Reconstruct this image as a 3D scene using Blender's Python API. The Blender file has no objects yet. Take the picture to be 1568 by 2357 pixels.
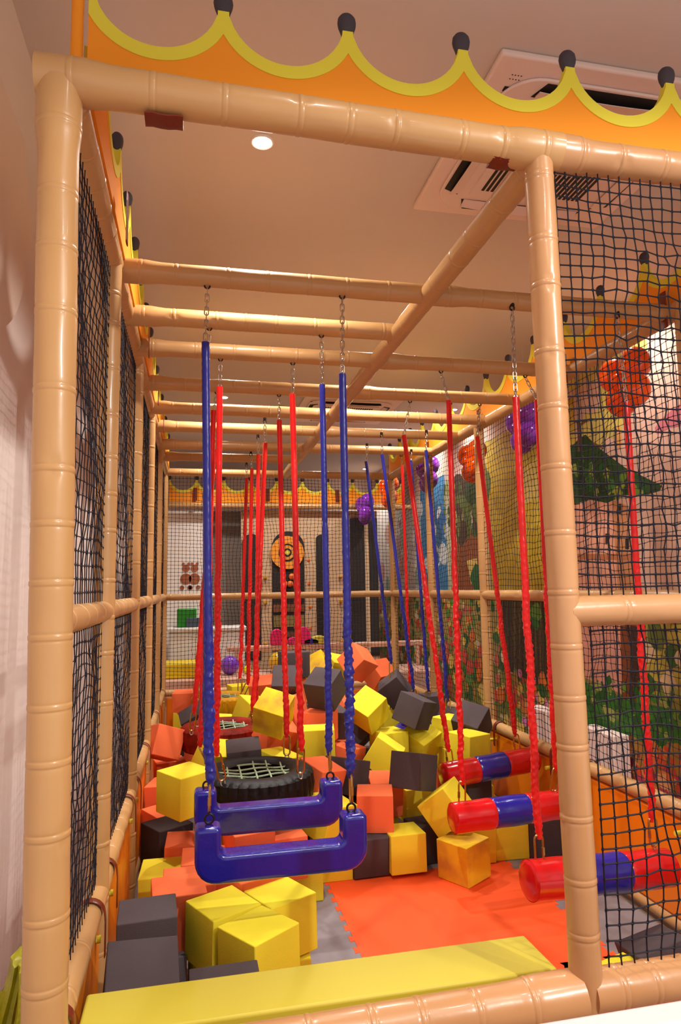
import bpy, bmesh, math, random
import numpy as np
from mathutils import Vector, Matrix
random.seed(7); RNG = np.random.RandomState(11)
S = bpy.context.scene
COL = S.collection

# ------------------------------------------------------------------ camera
F = 1558.861; YAW = .2129; PIT = .1116; ROL = -.0157; CAMZ = 1.64
def _axes():
    cy, sy = math.cos(YAW), math.sin(YAW)
    fw = np.array([sy, cy, 0.]); ri = np.array([cy, -sy, 0.]); up = np.array([0, 0, 1.])
    cp, sp = math.cos(PIT), math.sin(PIT)
    f2 = fw * cp + up * sp; u2 = up * cp - fw * sp
    cr, sr = math.cos(ROL), math.sin(ROL)
    return ri * cr + u2 * sr, u2 * cr - ri * sr, f2
RI, UP, FW = _axes()
def hit(px, py, **k):
    "the point of the plane x=, y= or z= that a sight line meets (used to survey real positions)"
    D = FW * F + RI * (px - 784) - UP * (py - 1178.5)
    (a, v), = k.items(); i = 'xyz'.index(a)
    if a == 'z': v = v - CAMZ
    P = D * (v / D[i]); P[2] += CAMZ
    return P
cam = bpy.data.cameras.new('camera'); co = bpy.data.objects.new('camera', cam); COL.objects.link(co)
cam.sensor_fit = 'HORIZONTAL'; cam.sensor_width = 24; cam.lens = F * 24 / 1568
M = Matrix.Identity(4)
for i in range(3):
    M[i][0] = RI[i]; M[i][1] = UP[i]; M[i][2] = -FW[i]
M[2][3] = CAMZ
co.matrix_world = M; S.camera = co; cam.clip_start = .05

# ------------------------------------------------------------------ world, exposure
S.view_settings.view_transform = 'Standard'; S.view_settings.look = 'None'
S.view_settings.gamma = 1; S.view_settings.use_curve_mapping = False
S.view_settings.exposure = -1.15
w = bpy.data.worlds.new('world'); S.world = w; w.use_nodes = True
w.node_tree.nodes['Background'].inputs[0].default_value = (1, .91, .87, 1)
w.node_tree.nodes['Background'].inputs[1].default_value = 2.0
CEIL = 3.7
LAMP_COL = (1, .94, .87)
# x, y, watts: labelled recessed downlights, then unseen spots with no fixture
LAMPS = [(.29, 2.93, 40, 'over the first blue swing, left of the air conditioner'), (.29, 7.2, 26, 'over the far left of the play frame'),
         (2.95, 7.3, 20, 'over the right netting, nearer of the far right pair'), (2.95, 8.6, 20, 'over the far right corner, farther of the pair'),
         (2.9, 11.3, 25, 'farthest one at the back of the room'),
         (2.7, -1.2, 102, ''), (.45, 1.0, 6, ''), (1.6, .9, 7, ''), (2.85, 4.1, 18, ''), (1.0, .1, 22, ''), (2.2, .4, 20, ''), (.29, 5.1, 44, ''), (1.3, 4.4, 44, ''), (1.9, 5.8, 26, ''), (.29, 8.7, 26, ''), (1.6, 8.6, 28, '')]  # unseen; first read off the roller shadow, crown and mural ones added to brighten

# ------------------------------------------------------------------ helpers
def srgb(r, g, b):
    def f(c):
        c /= 255.
        return c / 12.92 if c <= .04045 else ((c + .055) / 1.055) ** 2.4
    return (f(r), f(g), f(b), 1)
def mat(name, rgb, rough=.5, metal=0, coat=0, var=0, vscale=6, bump=0, bscale=40, emit=None, spec=.5, rgb2=None, stretch=None, sheen=0, det=3):
    m = bpy.data.materials.new(name); m.use_nodes = True
    n = m.node_tree.nodes; l = m.node_tree.links; p = n['Principled BSDF']
    c = srgb(*rgb); p.inputs['Base Color'].default_value = c
    p.inputs['Roughness'].default_value = rough; p.inputs['Metallic'].default_value = metal
    p.inputs['Coat Weight'].default_value = coat; p.inputs['Coat Roughness'].default_value = .12
    p.inputs['Specular IOR Level'].default_value = spec; p.inputs['Sheen Weight'].default_value = sheen
    tc = n.new('ShaderNodeTexCoord'); mp = n.new('ShaderNodeMapping'); l.new(tc.outputs['Object'], mp.inputs[0])
    if stretch: mp.inputs['Scale'].default_value = stretch
    if var or rgb2:
        t = n.new('ShaderNodeTexNoise'); t.inputs['Scale'].default_value = vscale; t.inputs['Detail'].default_value = det
        l.new(mp.outputs[0], t.inputs['Vector'])
        r = n.new('ShaderNodeValToRGB')
        if rgb2: c2 = srgb(*rgb2); r.color_ramp.elements[0].position = .47; r.color_ramp.elements[1].position = .68
        else: c2 = tuple(min(1, x * (1 - var)) for x in c[:3]) + (1,); r.color_ramp.elements[0].position = .3; r.color_ramp.elements[1].position = .7
        r.color_ramp.elements[0].color = c; r.color_ramp.elements[1].color = c2
        l.new(t.outputs[0], r.inputs[0]); l.new(r.outputs[0], p.inputs['Base Color'])
    if bump:
        t = n.new('ShaderNodeTexNoise'); t.inputs['Scale'].default_value = bscale; t.inputs['Detail'].default_value = 3
        l.new(mp.outputs[0], t.inputs['Vector'])
        b = n.new('ShaderNodeBump'); b.inputs['Strength'].default_value = bump; b.inputs['Distance'].default_value = .01
        l.new(t.outputs[0], b.inputs['Height']); l.new(b.outputs[0], p.inputs['Normal'])
    if emit:
        p.inputs['Emission Color'].default_value = srgb(*rgb); p.inputs['Emission Strength'].default_value = emit
    return m
class MB:
    "collects shapes, then builds them as ONE mesh object"
    def __init__(s): s.v = []; s.f = []; s.n = 0; s.mi = []
    def add(s, V, Fc, mi=0):
        V = np.asarray(V, float); s.v.append(V); s.f += [tuple(int(i) + s.n for i in f) for f in Fc]; s.mi += [mi] * len(Fc); s.n += len(V)
    def box(s, x0, x1, y0, y1, z0, z1, mi=0):
        V = [(x, y, z) for x in (x0, x1) for y in (y0, y1) for z in (z0, z1)]
        s.add(V, [(0, 1, 3, 2), (4, 6, 7, 5), (0, 4, 5, 1), (2, 3, 7, 6), (0, 2, 6, 4), (1, 5, 7, 3)], mi)
    def sweep(s, P, R, m=12, mi=0, caps=True, closed=False, flat=None, up=None):
        "P: Nx3 path, R: N or NxM radii"
        P = np.asarray(P, float); N = len(P); R = np.asarray(R, float)
        if R.ndim == 0: R = np.full(N, float(R))
        if R.ndim == 1: R = np.repeat(R[:, None], m, 1)
        T = np.roll(P, -1, 0) - np.roll(P, 1, 0) if closed else np.gradient(P, axis=0)
        T /= np.linalg.norm(T, axis=1)[:, None] + 1e-12
        a = np.array(up, float) if up is not None else (np.array([0, 0, 1.]) if abs(T[0][2]) < .9 else np.array([1., 0, 0]))
        U = []
        for t in T:
            a = a - t * (a @ t); a /= np.linalg.norm(a) + 1e-12; U.append(a.copy())
        U = np.array(U); W = np.cross(T, U)
        an = np.arange(m) * 2 * np.pi / m
        ca, sa = np.cos(an), np.sin(an)
        fu, fw_ = flat if flat else (1, 1)
        V = P[:, None, :] + R[:, :, None] * (ca[None, :, None] * U[:, None, :] * fu + sa[None, :, None] * W[:, None, :] * fw_)
        Fc = []
        rr = N if closed else N - 1
        for i in range(rr):
            j = (i + 1) % N
            for k in range(m):
                k2 = (k + 1) % m
                Fc.append((i * m + k, i * m + k2, j * m + k2, j * m + k))
        if caps and not closed:
            Fc.append(tuple(range(m - 1, -1, -1))); Fc.append(tuple((N - 1) * m + k for k in range(m)))
        s.add(V.reshape(-1, 3), Fc, mi)
    def ball(s, c, r, m=12, mi=0, sc=(1, 1, 1)):
        V = []; Fc = []; n = m // 2 + 1
        for i in range(n + 1):
            th = math.pi * i / n
            for k in range(m):
                ph = 2 * math.pi * k / m
                V.append((c[0] + r * sc[0] * math.sin(th) * math.cos(ph), c[1] + r * sc[1] * math.sin(th) * math.sin(ph), c[2] + r * sc[2] * math.cos(th)))
        for i in range(n):
            for k in range(m): Fc.append((i * m + k, (i + 1) * m + k, (i + 1) * m + (k + 1) % m, i * m + (k + 1) % m))
        s.add(V, Fc, mi)
    def prism(s, poly, fn, t, mi=0):
        "poly: 2D outline, fn(a,b,h): to 3D, t: thickness"
        n = len(poly); V = [fn(a, b, 0) for a, b in poly] + [fn(a, b, t) for a, b in poly]
        s.add(V, [tuple(range(n - 1, -1, -1)), tuple(range(n, 2 * n))] + [(i, (i + 1) % n, n + (i + 1) % n, n + i) for i in range(n)], mi)
    def build(s, name, m, parent=None, smooth=True, loc=None):
        me = bpy.data.meshes.new(name)
        V = np.concatenate(s.v) if s.v else np.zeros((0, 3))
        off = np.array(loc if loc is not None else (0, 0, 0), float)
        me.from_pydata((V - off).tolist(), [], s.f)
        ms = m if isinstance(m, (list, tuple)) else [m]
        for q in ms: me.materials.append(q)
        if len(ms) > 1: me.polygons.foreach_set('material_index', s.mi)
        if smooth: me.polygons.foreach_set('use_smooth', [True] * len(me.polygons))
        me.update()
        if smooth:
            try: me.set_sharp_from_angle(angle=math.radians(38))
            except Exception: pass
        o = bpy.data.objects.new(name, me); COL.objects.link(o)
        if loc is not None: o.location = loc
        if parent is not None:
            o.parent = parent
            wl = Vector((0, 0, 0)); q = parent                # vertices are given in room coordinates
            while q is not None: wl += q.location; q = q.parent
            o.location = (Vector(loc) if loc is not None else Vector((0, 0, 0))) - wl
        return o
def tag(o, label, cat, group=None, kind=None):
    o['label'] = label; o['category'] = cat
    if group: o['group'] = group
    if kind: o['kind'] = kind
    return o
def struct(o): o['kind'] = 'structure'; return o
def empty(name, loc, label, cat, group=None):
    o = bpy.data.objects.new(name, None); COL.objects.link(o); o.location = loc; o.empty_display_size = .1
    return tag(o, label, cat, group)
def bevel(o, w, seg=3, sub=0):
    b = o.modifiers.new('bevel', 'BEVEL'); b.width = w; b.segments = seg; b.limit_method = 'ANGLE'; b.angle_limit = math.radians(40)
    return o

# ------------------------------------------------------------------ materials
BAM = mat('tan_vinyl', (202, 155, 99), .36, coat=.25, var=.10, vscale=3, bump=.12, bscale=14)
BAM2 = mat('tan_vinyl_pink', (198, 146, 98), .3, coat=.25, var=.08, vscale=3, bump=.12, bscale=14)
ORV = mat('orange_vinyl', (255, 160, 44), .75, spec=.2, var=.06, vscale=2, bump=.05, bscale=8)
ORV2 = mat('orange_vinyl_barrier', (244, 134, 14), .4, var=.06, vscale=2)
YEV = mat('yellow_trim', (232, 220, 70), .7, spec=.2)
CAPM = mat('charcoal_fabric', (66, 58, 66), .7, bump=.1, bscale=60)
NETM = mat('black_cord', (26, 22, 32), .7, spec=.3)
STRAPM = mat('brown_strap', (112, 38, 18), .35, bump=.2, bscale=30)
REDS = mat('red_satin', (232, 16, 14), .33, var=.12, vscale=20, bump=.25, bscale=30, stretch=(1, 1, .3), sheen=.1)
BLUS = mat('blue_satin', (34, 38, 150), .33, var=.15, vscale=20, bump=.25, bscale=30, stretch=(1, 1, .3), sheen=.1)
BLUV = mat('blue_vinyl', (34, 30, 150), .2, coat=.5, var=.12, vscale=9, bump=.25, bscale=22)
REDV = mat('red_vinyl', (214, 16, 24), .2, coat=.5, var=.08, vscale=9, bump=.08, bscale=12)
STEEL = mat('zinc_steel', (190, 185, 180), .28, metal=1)
BRASS = mat('brassy_steel', (196, 160, 100), .25, metal=1)
DARKI = mat('dark_iron', (52, 44, 44), .4, metal=.8)
RUB = mat('black_rubber', (11, 10, 13), .5, spec=.3, bump=.3, bscale=50)
RUBR = mat('red_painted_rubber', (146, 32, 12), .6, spec=.15, var=.5, vscale=12, bump=.3, bscale=50)
RUBY = mat('yellow_painted_rubber', (222, 160, 14), .6, spec=.15, var=.35, vscale=12, bump=.3, bscale=50)
ROPE = mat('pale_green_rope', (176, 196, 160), .8, bump=.8, bscale=160)
FY = mat('yellow_foam', (244, 226, 56), .85, var=.10, vscale=4, bump=.12, bscale=220, spec=.2)
FYD = mat('yellow_foam_soiled', (236, 200, 40), .85, rgb2=(200, 150, 56), vscale=5, bump=.12, bscale=220, spec=.2, det=5)
FO = mat('orange_foam', (255, 122, 74), .85, var=.10, vscale=4, bump=.12, bscale=220, spec=.2)
FG = mat('charcoal_foam', (84, 73, 76), .85, var=.15, vscale=5, bump=.2, bscale=260, spec=.3)
MATO = mat('orange_eva_mat', (240, 82, 16), .7, rgb2=(240, 86, 20), vscale=5, bump=.1, bscale=300)
MATG = mat('grey_eva_mat', (136, 128, 132), .7, rgb2=(118, 108, 110), vscale=5, bump=.1, bscale=300)
WHT = mat('white_paint', (238, 228, 220), .6, var=.03, vscale=2)
CEILM = mat('ceiling_paint', (214, 202, 194), .85, var=.02, vscale=1)
WALLM = mat('wall_paint', (240, 226, 220), .8, var=.04, vscale=2, bump=.04, bscale=60)
ACM = mat('ac_plastic', (236, 214, 204), .4)
BLK = mat('black_matte', (18, 15, 16), .6)
GLOW = mat('lamp_lens', (255, 244, 226), .5, emit=70)
# ------------------------------------------------------------------ structure: room
xl, xm, xr = -.332, 1.013, 2.266
yf, YB = 1.737, 7.62
zt, zm, zb = 2.943, 1.567, .573
PL = [yf, 2.684, 3.879, 5.076, 6.306, YB]
def slab(name, m, *b):
    o = MB(); o.box(*b); return struct(o.build(name, m, smooth=False))
FLOORM = mat('room_floor_vinyl', (150, 128, 116), .5, var=.1, vscale=2)
slab('floor', FLOORM, -.85, 3.3, -2.6, 12.2, -.06, -.025)
slab('ceiling', CEILM, -.85, 3.3, -2.6, 12.2, CEIL, CEIL + .05)
slab('wall_left', WALLM, -.85, -.78, -.3, 12.2, -.06, CEIL)
slab('wall_right', mat('mural_ground_paint', (226, 190, 170), .75, var=.05, vscale=1), 3.2, 3.27, 1.0, 12.2, -.06, CEIL)
slab('wall_back', WALLM, -.85, 3.27, 12.1, 12.2, -.06, CEIL)
# rounded cornice band on the left wall
c = MB()
arc = [(.1 * math.sin(t), .1 * math.cos(t)) for t in np.linspace(0, math.pi / 2, 8)]
c.prism([(-.78, CEIL)] + [(-.78 + .14 - .14 * math.sin(t), CEIL - .14 + .14 * math.cos(t)) for t in np.linspace(0, math.pi / 2, 9)][::1], lambda a, b, h: (a, -.3 + h, b), 12.3)
struct(c.build('trim_1', WHT))
# round raised plaster disc on the left wall above the netting
c = MB(); n = 64
c.prism([(.62 * math.cos(t), .62 * math.sin(t)) for t in np.linspace(0, 2 * math.pi, n, endpoint=False)], lambda a, b, h: (-.785 + h, 2.55 + a, 3.25 + b if 3.25 + b < CEIL - .01 else CEIL - .01), .03)
tag(c.build('wall_medallion', mat('pale_relief_paint', (240, 222, 208), .7)), 'pale round relief disc high on the left wall behind the corner post', 'wall decoration')

# foam floor tiles with puzzle edges
def tile_poly(x0, x1, y0, y1, nt=21, d=.014):
    pts = []
    def side(ax, ay, bx, by):
        L = math.hypot(bx - ax, by - ay); ux, uy = (bx - ax) / L, (by - ay) / L; nx, ny = uy, -ux
        p = L / nt
        for i in range(nt):
            s0 = i * p
            if i % 2 == 0:
                for q, h in ((.0, 0), (.0, 0)): pass
                pts.append((ax + ux * (s0 + p * .12), ay + uy * (s0 + p * .12)))
                pts.append((ax + ux * (s0 - p * .06) + nx * d * 1.5, ay + uy * (s0 - p * .06) + ny * d * 1.5))
                pts.append((ax + ux * (s0 + p * 1.06) + nx * d * 1.5, ay + uy * (s0 + p * 1.06) + ny * d * 1.5))
                pts.append((ax + ux * (s0 + p * .88), ay + uy * (s0 + p * .88)))
    side(x0, y0, x1, y0); side(x1, y0, x1, y1); side(x1, y1, x0, y1); side(x0, y1, x0, y0)
    return pts
T = 1.085; tx = .745; ty = 3.95
TL = {(0, 0): 'orange foam mat tile in front, under the lone yellow cube', (0, 1): 'orange foam mat tile nearest the yellow padded barrier'}
for i in (-1, 0, 1):
    for j in (-4, -3, -2, -1, 0, 1):
        x0, x1 = tx + i * T, tx + (i + 1) * T; y1 = ty - j * T; y0 = y1 - T
        if i == -1: x0 = max(x0, xl + .06)
        if i == 1: x1 = min(x1, xr - .06)
        y1 = min(y1, YB - .08); y0 = max(y0, yf + .06)
        if y1 - y0 < .1: continue
        o = MB(); org = i == 0 and j in (0, 1)
        if org: o.prism(tile_poly(x0, x1, y0, y1), lambda a, b, h: (a, b, -.024 + h), .0255)
        else: o.box(x0, x1 - .0005, y0, y1 - .0005, -.024, 0)
        q = o.build('foam_mat_tile', MATO if org else MATG, smooth=False)
        if org: tag(q, TL[(0, j)], 'floor mat', 'puzzle foam mat tiles')
        else:
            side = {-1: 'left of', 0: 'behind', 1: 'right of'}[i]
            dist = {-4: 'the farthest row', -3: 'the row next to farthest', -2: 'the fourth row', -1: 'the row behind the orange tiles', 0: 'the row of the lone yellow cube', 1: 'the row by the front barrier'}[j]
            tag(q, 'grey foam mat tile ' + side + ' the orange ones, ' + dist, 'floor mat', 'puzzle foam mat tiles')

# ------------------------------------------------------------------ bamboo-look padded tubes
def bamboo(mb, A, B, R=.046, step=.17, seed=0, wrap=(False, False), m=28, fine=.012):
    A = np.array(A, float); B = np.array(B, float); L = np.linalg.norm(B - A); rs = np.random.RandomState(seed)
    nodes = []; p = rs.uniform(.05, step)
    while p < L - .03: nodes.append(p); p += step * rs.uniform(.72, 1.22)
    ts = set(np.round(np.linspace(0, L, max(8, int(L / .03)) + 1), 4).tolist())
    dd = (-.034, -.024, -.016, -.0105, -.0085, -.0065, -.0045, -.002, .002, .0045, .0065, .0085, .0105, .016, .024, .034) if fine < .012 else (-.016, -.009, -.006, 0, .006, .009, .016)
    for p in nodes: ts |= set(round(p + q, 4) for q in dd if 0 < p + q < L)
    t = np.array(sorted(ts)); N = len(t) - 1
    ang = np.arange(m) * 2 * np.pi / m
    Rr = np.full((N + 1, m), R)
    Rr *= (1 + .006 * np.sin(t * 9 + seed))[:, None]
    for p in nodes:
        dt = t - p
        Rr += (.0010 * np.exp(-(dt / .0058) ** 6) - .0010 * np.exp(-((np.abs(dt) - .0088) / .0022) ** 2))[:, None]
        if rs.rand() < .4:
            a0 = rs.uniform(0, 6.28)
            da = (ang - a0 + np.pi) % (2 * np.pi) - np.pi
            Rr -= .0045 * np.exp(-((np.abs(dt) - .016) / .011) ** 2)[:, None] * np.exp(-(da / .2) ** 2)[None, :]
    # slack lengthwise crease of the vinyl
    a0 = rs.uniform(0, 6.28); da = (ang - a0 + np.pi) % (2 * np.pi) - np.pi
    Rr -= .0018 * np.exp(-(da / .12) ** 2)[None, :]
    ph = rs.uniform(0, 6, 4)
    Rr += .0004 * np.sin(ang[None, :] * 3 + t[:, None] * 14 + ph[0]) + .0003 * np.sin(ang[None, :] * 5 - t[:, None] * 31 + ph[1])
    for k, e in enumerate(wrap):
        if e:
            d = t if k == 0 else L - t
            Rr += (.007 * (1 / (1 + np.exp((d - .15) / .012))))[:, None]
    P = A + (B - A) * (t / L)[:, None]
    mb.sweep(P, Rr, m)
def tube(name, A, B, label, cat, group, R=.046, m_=None, seed=0, wrap=(False, False), parts=None, step=.17):
    o = MB(); far = min(A[1], B[1]) > 4
    bamboo(o, A, B, R, seed=seed, wrap=wrap, m=16 if far else 28, step=step, fine=.014 if far else .01)
    q = o.build(name, m_ or BAM); return tag(q, label, cat, group)
def P3(a, b): return tuple(a), tuple(b)
# posts; the two front posts lean slightly as their padding does
def topf(px, py, y=yf): p = hit(px, py, y=y); return p
GP = 'padded upright posts'
a = topf(137, 200); b = topf(101, 2400)
d_ = (b - a) / (b[2] - a[2]); postA = a + d_ * (-.02 - a[2]); postT = a + d_ * (zt - a[2])
tube('padded_post', postT, postA, 'tan padded corner post at the left front of the play frame', 'post', GP, R=.050, seed=3, wrap=(True, False))
a = topf(1240, 385); b = topf(1346, 2200)
d_ = (b - a) / (b[2] - a[2]); pA = a + d_ * (-.02 - a[2]); pT = a + d_ * (zt - .02 - a[2])
tube('padded_post', pT, pA, 'tan padded front post between the open bay and the netted bay', 'post', GP, R=.0425, seed=5, m_=BAM2)
POST2 = (pA, pT)
tube('padded_post', (xr, yf, zt), (xr, yf, -.02), 'tan padded corner post at the right front, outside the picture', 'post', GP, seed=6)
names = ['second', 'third', 'fourth', 'fifth', 'sixth, far corner']
for i, y in enumerate(PL[1:]):
    tube('padded_post', (xl, y, zt), (xl, y, -.02), 'tan post of the left netted side, ' + names[i] + ' from the front', 'post', GP, R=.041, seed=10 + i)
for i, y in enumerate(PL[1:]):
    tube('padded_post', (xr, y, zt), (xr, y, -.02), 'tan post of the right side by the mural, ' + names[i] + ' from the front', 'post', GP, R=.041, seed=20 + i)
# beams
GB = 'overhead padded crossbeams'
A = np.array([xl - .045, yf, zt + .0]); Bq = np.array([xr + .05, yf, zt])
tube('padded_beam', A + [-.03, 0, .02], (xm + .05, yf, zt - .005), 'tan padded top front beam below the orange crown over the open bay', 'beam', GB, R=.052, seed=31, wrap=(True, True), step=.17)
tube('padded_beam', (xm - .02, yf, zt - .005), Bq, 'tan padded top front beam above the netted right bay', 'beam', GB, R=.049, seed=32, wrap=(True, False), step=.15, m_=BAM2)
BY = [2.762, 3.227, 3.663, 4.307, 4.895, 5.46, 6.151, 6.716]
ordn = ['first', 'second', 'third', 'fourth', 'fifth', 'sixth', 'seventh', 'eighth']
for i, y in enumerate(BY):
    tube('padded_crossbeam', (xl, y, zt), (xm, y, zt), ordn[i] + ' tan overhead crossbeam from the front, left of the centre rail', 'beam', GB, R=.043, seed=40 + i, wrap=(True, False), step=.19)
    if i not in (1, 7):
        tube('padded_crossbeam', (xm, y, zt), (xr, y, zt), ordn[i] + ' tan overhead crossbeam from the front, right of the centre rail', 'beam', GB, R=.041, seed=60 + i, wrap=(True, False), step=.19)
tube('padded_crossbeam', (xl, YB, zt), (xr, YB, zt), 'tan top crossbeam at the far end above the rear netting', 'beam', GB, R=.043, seed=70)
tube('padded_rail', (xm, yf, zt - .01), (xm, YB, zt), 'tan centre rail running back overhead through all the crossbeams', 'rail', 'long padded rails', R=.045, seed=71, step=.2)
tube('padded_rail', (xl, yf, zt), (xl, YB, zt), 'tan top rail along the left side under the left crown', 'rail', 'long padded rails', R=.044, seed=72)
tube('padded_rail', (xr, yf, zt), (xr, YB, zt), 'tan top rail along the right side under the right crown', 'rail', 'long padded rails', R=.044, seed=73)
for nm, x, s in (('left', xl, 80), ('right', xr, 90)):
    tube('padded_rail', (x, yf, zm), (x, YB, zm), 'tan middle rail along the ' + nm + ' netted side', 'rail', 'long padded rails', R=.038, seed=s, step=.2)
    tube('padded_rail', (x, yf, zb), (x, YB, zb), 'tan lower rail along the ' + nm + ' side above the orange barrier', 'rail', 'long padded rails', R=.040, seed=s + 1, step=.2)
    tube('padded_rail', (x, yf, .03), (x, YB, .03), 'tan floor rail along the ' + nm + ' side at the foot of the orange barrier', 'rail', 'long padded rails', R=.03, seed=s + 2, step=.3)
tube('padded_rail', (xl, YB, zm), (xr, YB, zm), 'tan middle rail across the far end netting', 'rail', 'long padded rails', R=.036, seed=95)
tube('padded_rail', (xl, YB, zb - .02), (xr, YB, zb - .02), 'tan lower rail across the far end netting', 'rail', 'long padded rails', R=.036, seed=96)
tube('padded_rail', (xm, yf, zm - .002), (xr, yf, zm), 'thick tan middle rail between the two nets of the front right bay', 'rail', 'long padded rails', R=.043, seed=97, m_=BAM2, step=.2)
tube('padded_rail', (xl, yf, zb - .02), (xm - .02, yf, zb - .005), 'thick tan front bottom rail in front of the yellow barrier', 'rail', 'long padded rails', R=.055, seed=98, m_=BAM2, step=.16, wrap=(False, True))
tube('padded_rail', (xm + .01, yf, zb), (xr, yf, zb + .0), 'glossy tan bottom rail under the front right net', 'rail', 'long padded rails', R=.053, seed=99, m_=BAM2, step=.1)

# ------------------------------------------------------------------ nets
def net(O, U, V, cell, label, seed=0, r=.0021, wob=.16, sag=.0):
    "O corner, U and V edge vectors"
    O = np.array(O, float); U = np.array(U, float); V = np.array(V, float)
    nu = int(round(np.linalg.norm(U) / cell)); nv = int(round(np.linalg.norm(V) / cell))
    rs = np.random.RandomState(seed); nrm = np.cross(U, V); nrm /= np.linalg.norm(nrm)
    I, J = np.meshgrid(np.arange(nu + 1), np.arange(nv + 1), indexing='ij')
    a = I / nu; b = J / nv
    sm = np.zeros(I.shape + (3,))
    for q in range(3):
        k1, k2, p1, p2 = rs.uniform(1, 7, 4)
        sm[..., q] = np.sin(a * k1 * 2 + b * k2 * 2 + p1) * np.sin(a * k2 + p2)
    edge = (np.minimum(np.minimum(a, 1 - a), np.minimum(b, 1 - b)) * 6).clip(0, 1)[..., None]
    G = O + a[..., None] * U + b[..., None] * V
    un = U / np.linalg.norm(U); vn = V / np.linalg.norm(V)
    dis = (rs.randn(*I.shape)[..., None] * un + rs.randn(*I.shape)[..., None] * vn) * cell * wob * .45
    dis += (sm[..., 0:1] * un + sm[..., 1:2] * vn) * cell * .55 + nrm * (sm[..., 2:3] * .012 + rs.randn(*I.shape)[..., None] * .002)
    G = G + dis * edge
    o = MB(); m = 4
    def strand(row):
        n = len(row); P = np.zeros((2 * n - 1 + (n - 1), 3)); R = np.zeros(len(P)); k = 0
        out = []; rad = []
        for i in range(n):
            out.append(row[i]); rad.append(r * 1.75)
            if i < n - 1:
                d = row[i + 1] - row[i]
                out.append(row[i] + d * .16); rad.append(r); out.append(row[i] + d * .84); rad.append(r)
        o.sweep(out, rad, m, caps=False, up=nrm)
    for i in range(nu + 1): strand(G[i])
    for j in range(nv + 1): strand(G[:, j])
    return tag(o.build('safety_net', NETM), label, 'net', 'black knotted safety nets')
bays = ['front', 'second', 'third', 'fourth', 'farthest']
for k in range(5):
    y0, y1 = PL[k] + .04, PL[k + 1] - .04
    net((xl, y0, zm + .03), (0, y1 - y0, 0), (0, 0, zt - zm - .07), .041, 'black safety net of the left side, ' + bays[k] + ' bay, above the middle rail', 100 + k, r=.0017, wob=.07)
    net((xl, y0, zb + .03), (0, y1 - y0, 0), (0, 0, zm - zb - .07), .041, 'black safety net of the left side, ' + bays[k] + ' bay, below the middle rail', 110 + k, r=.0017, wob=.07)
    net((xr, y0, zm + .03), (0, y1 - y0, 0), (0, 0, zt - zm - .07), .042, 'black safety net before the mural, ' + bays[k] + ' bay of the right side, above the middle rail', 120 + k, r=.0017)
    net((xr, y0, zb + .03), (0, y1 - y0, 0), (0, 0, zm - zb - .07), .042, 'black safety net before the mural, ' + bays[k] + ' bay of the right side, below the middle rail', 130 + k, r=.0017)
net((xm + .04, yf, zm + .03), (xr - xm - .08, 0, 0), (0, 0, zt - zm - .06), .037, 'black knotted net of the front right bay above the thick middle rail', 140, r=.0025, wob=.2)
net((xm + .075, yf, zb + .04), (xr - xm - .11, 0, 0), (0, 0, zm - zb - .06), .039, 'black knotted net of the front right bay below the thick middle rail', 141, r=.0025, wob=.2)
net((xl + .04, YB, zm + .03), (xr - xl - .08, 0, 0), (0, 0, zt - zm - .06), .040, 'black safety net across the far end above its middle rail', 142, r=.0019)
net((xl + .04, YB, zb + .01), (xr - xl - .08, 0, 0), (0, 0, zm - zb - .04), .040, 'black safety net across the far end below its middle rail', 143, r=.0019)

# ------------------------------------------------------------------ orange barriers
def hookstrap(parent, p, d, L=.13, w=.035):
    "brown strap looped over a rail, hanging on side d (unit vector)"
    p = np.array(p, float); d = np.array(d, float); al = np.cross(d, (0, 0, 1))
    path = [p + d * .05 * math.sin(t) + np.array([0, 0, .05 * math.cos(t)]) for t in np.linspace(-1.2, 1.57, 10)] + [p + d * .052 + np.array([0, 0, -q]) for q in np.linspace(.02, L, 5)]
    o = MB(); o.sweep(path, .5 * w, 12, flat=(.14, 1), up=d)
    o.build('strap', STRAPM, parent)
def barrier(x, y0, y1, label, d):
    e = empty('padded_barrier', (x, (y0 + y1) / 2, 0), label, 'barrier', 'orange side barriers')
    o = MB(); o.box(x - .018, x + .018, y0 + .045, y1 - .045, .06, zb - .045); q = o.build('panel', ORV2, e); bevel(q, .012)
    for yy in (y0 + .18, y1 - .18):
        hookstrap(e, (x, yy, zb), d)
        o = MB(); pl = .075 if d[0] < 0 else .035; o.sweep([(x + d[0] * .02, yy + .03, zb - .09), (x + d[0] * pl, yy + .03, zb - .09)], .012, 12); o.build('peg', YEV, e)
for k in range(5):
    barrier(xr, PL[k], PL[k + 1], 'orange vinyl barrier along the right side, ' + bays[k] + ' bay', (-1, 0, 0))
    barrier(xl, PL[k], PL[k + 1], 'orange vinyl barrier along the left side, ' + bays[k] + ' bay', (1, 0, 0))
e = empty('padded_barrier', ((xl + xr) / 2, YB, 0), 'orange vinyl barrier across the far end behind the foam cubes', 'barrier')
o = MB(); o.box(xl + .05, xr - .05, YB - .018, YB + .018, .0, zb - .07); bevel(o.build('panel', ORV2, e), .012)
# front barrier with yellow top
e = empty('padded_barrier', (.37, 1.96, 0), 'padded barrier with flat yellow top and orange side behind the front bottom rail', 'barrier')
o = MB(); o.prism([(-.275, 1.868), (1.012, 1.872), (1.008, 2.066), (-.275, 2.062)], lambda a, b, h: (a, b, .528 + h), .036); bevel(o.build('top_pad', mat('yellow_vinyl_pad', (206, 190, 56), .5, var=.05, vscale=2), e), .008)
o = MB(); o.box(-.27, 1.005, 1.875, 2.058, .0, .528); bevel(o.build('body', ORV2, e), .012)
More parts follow.
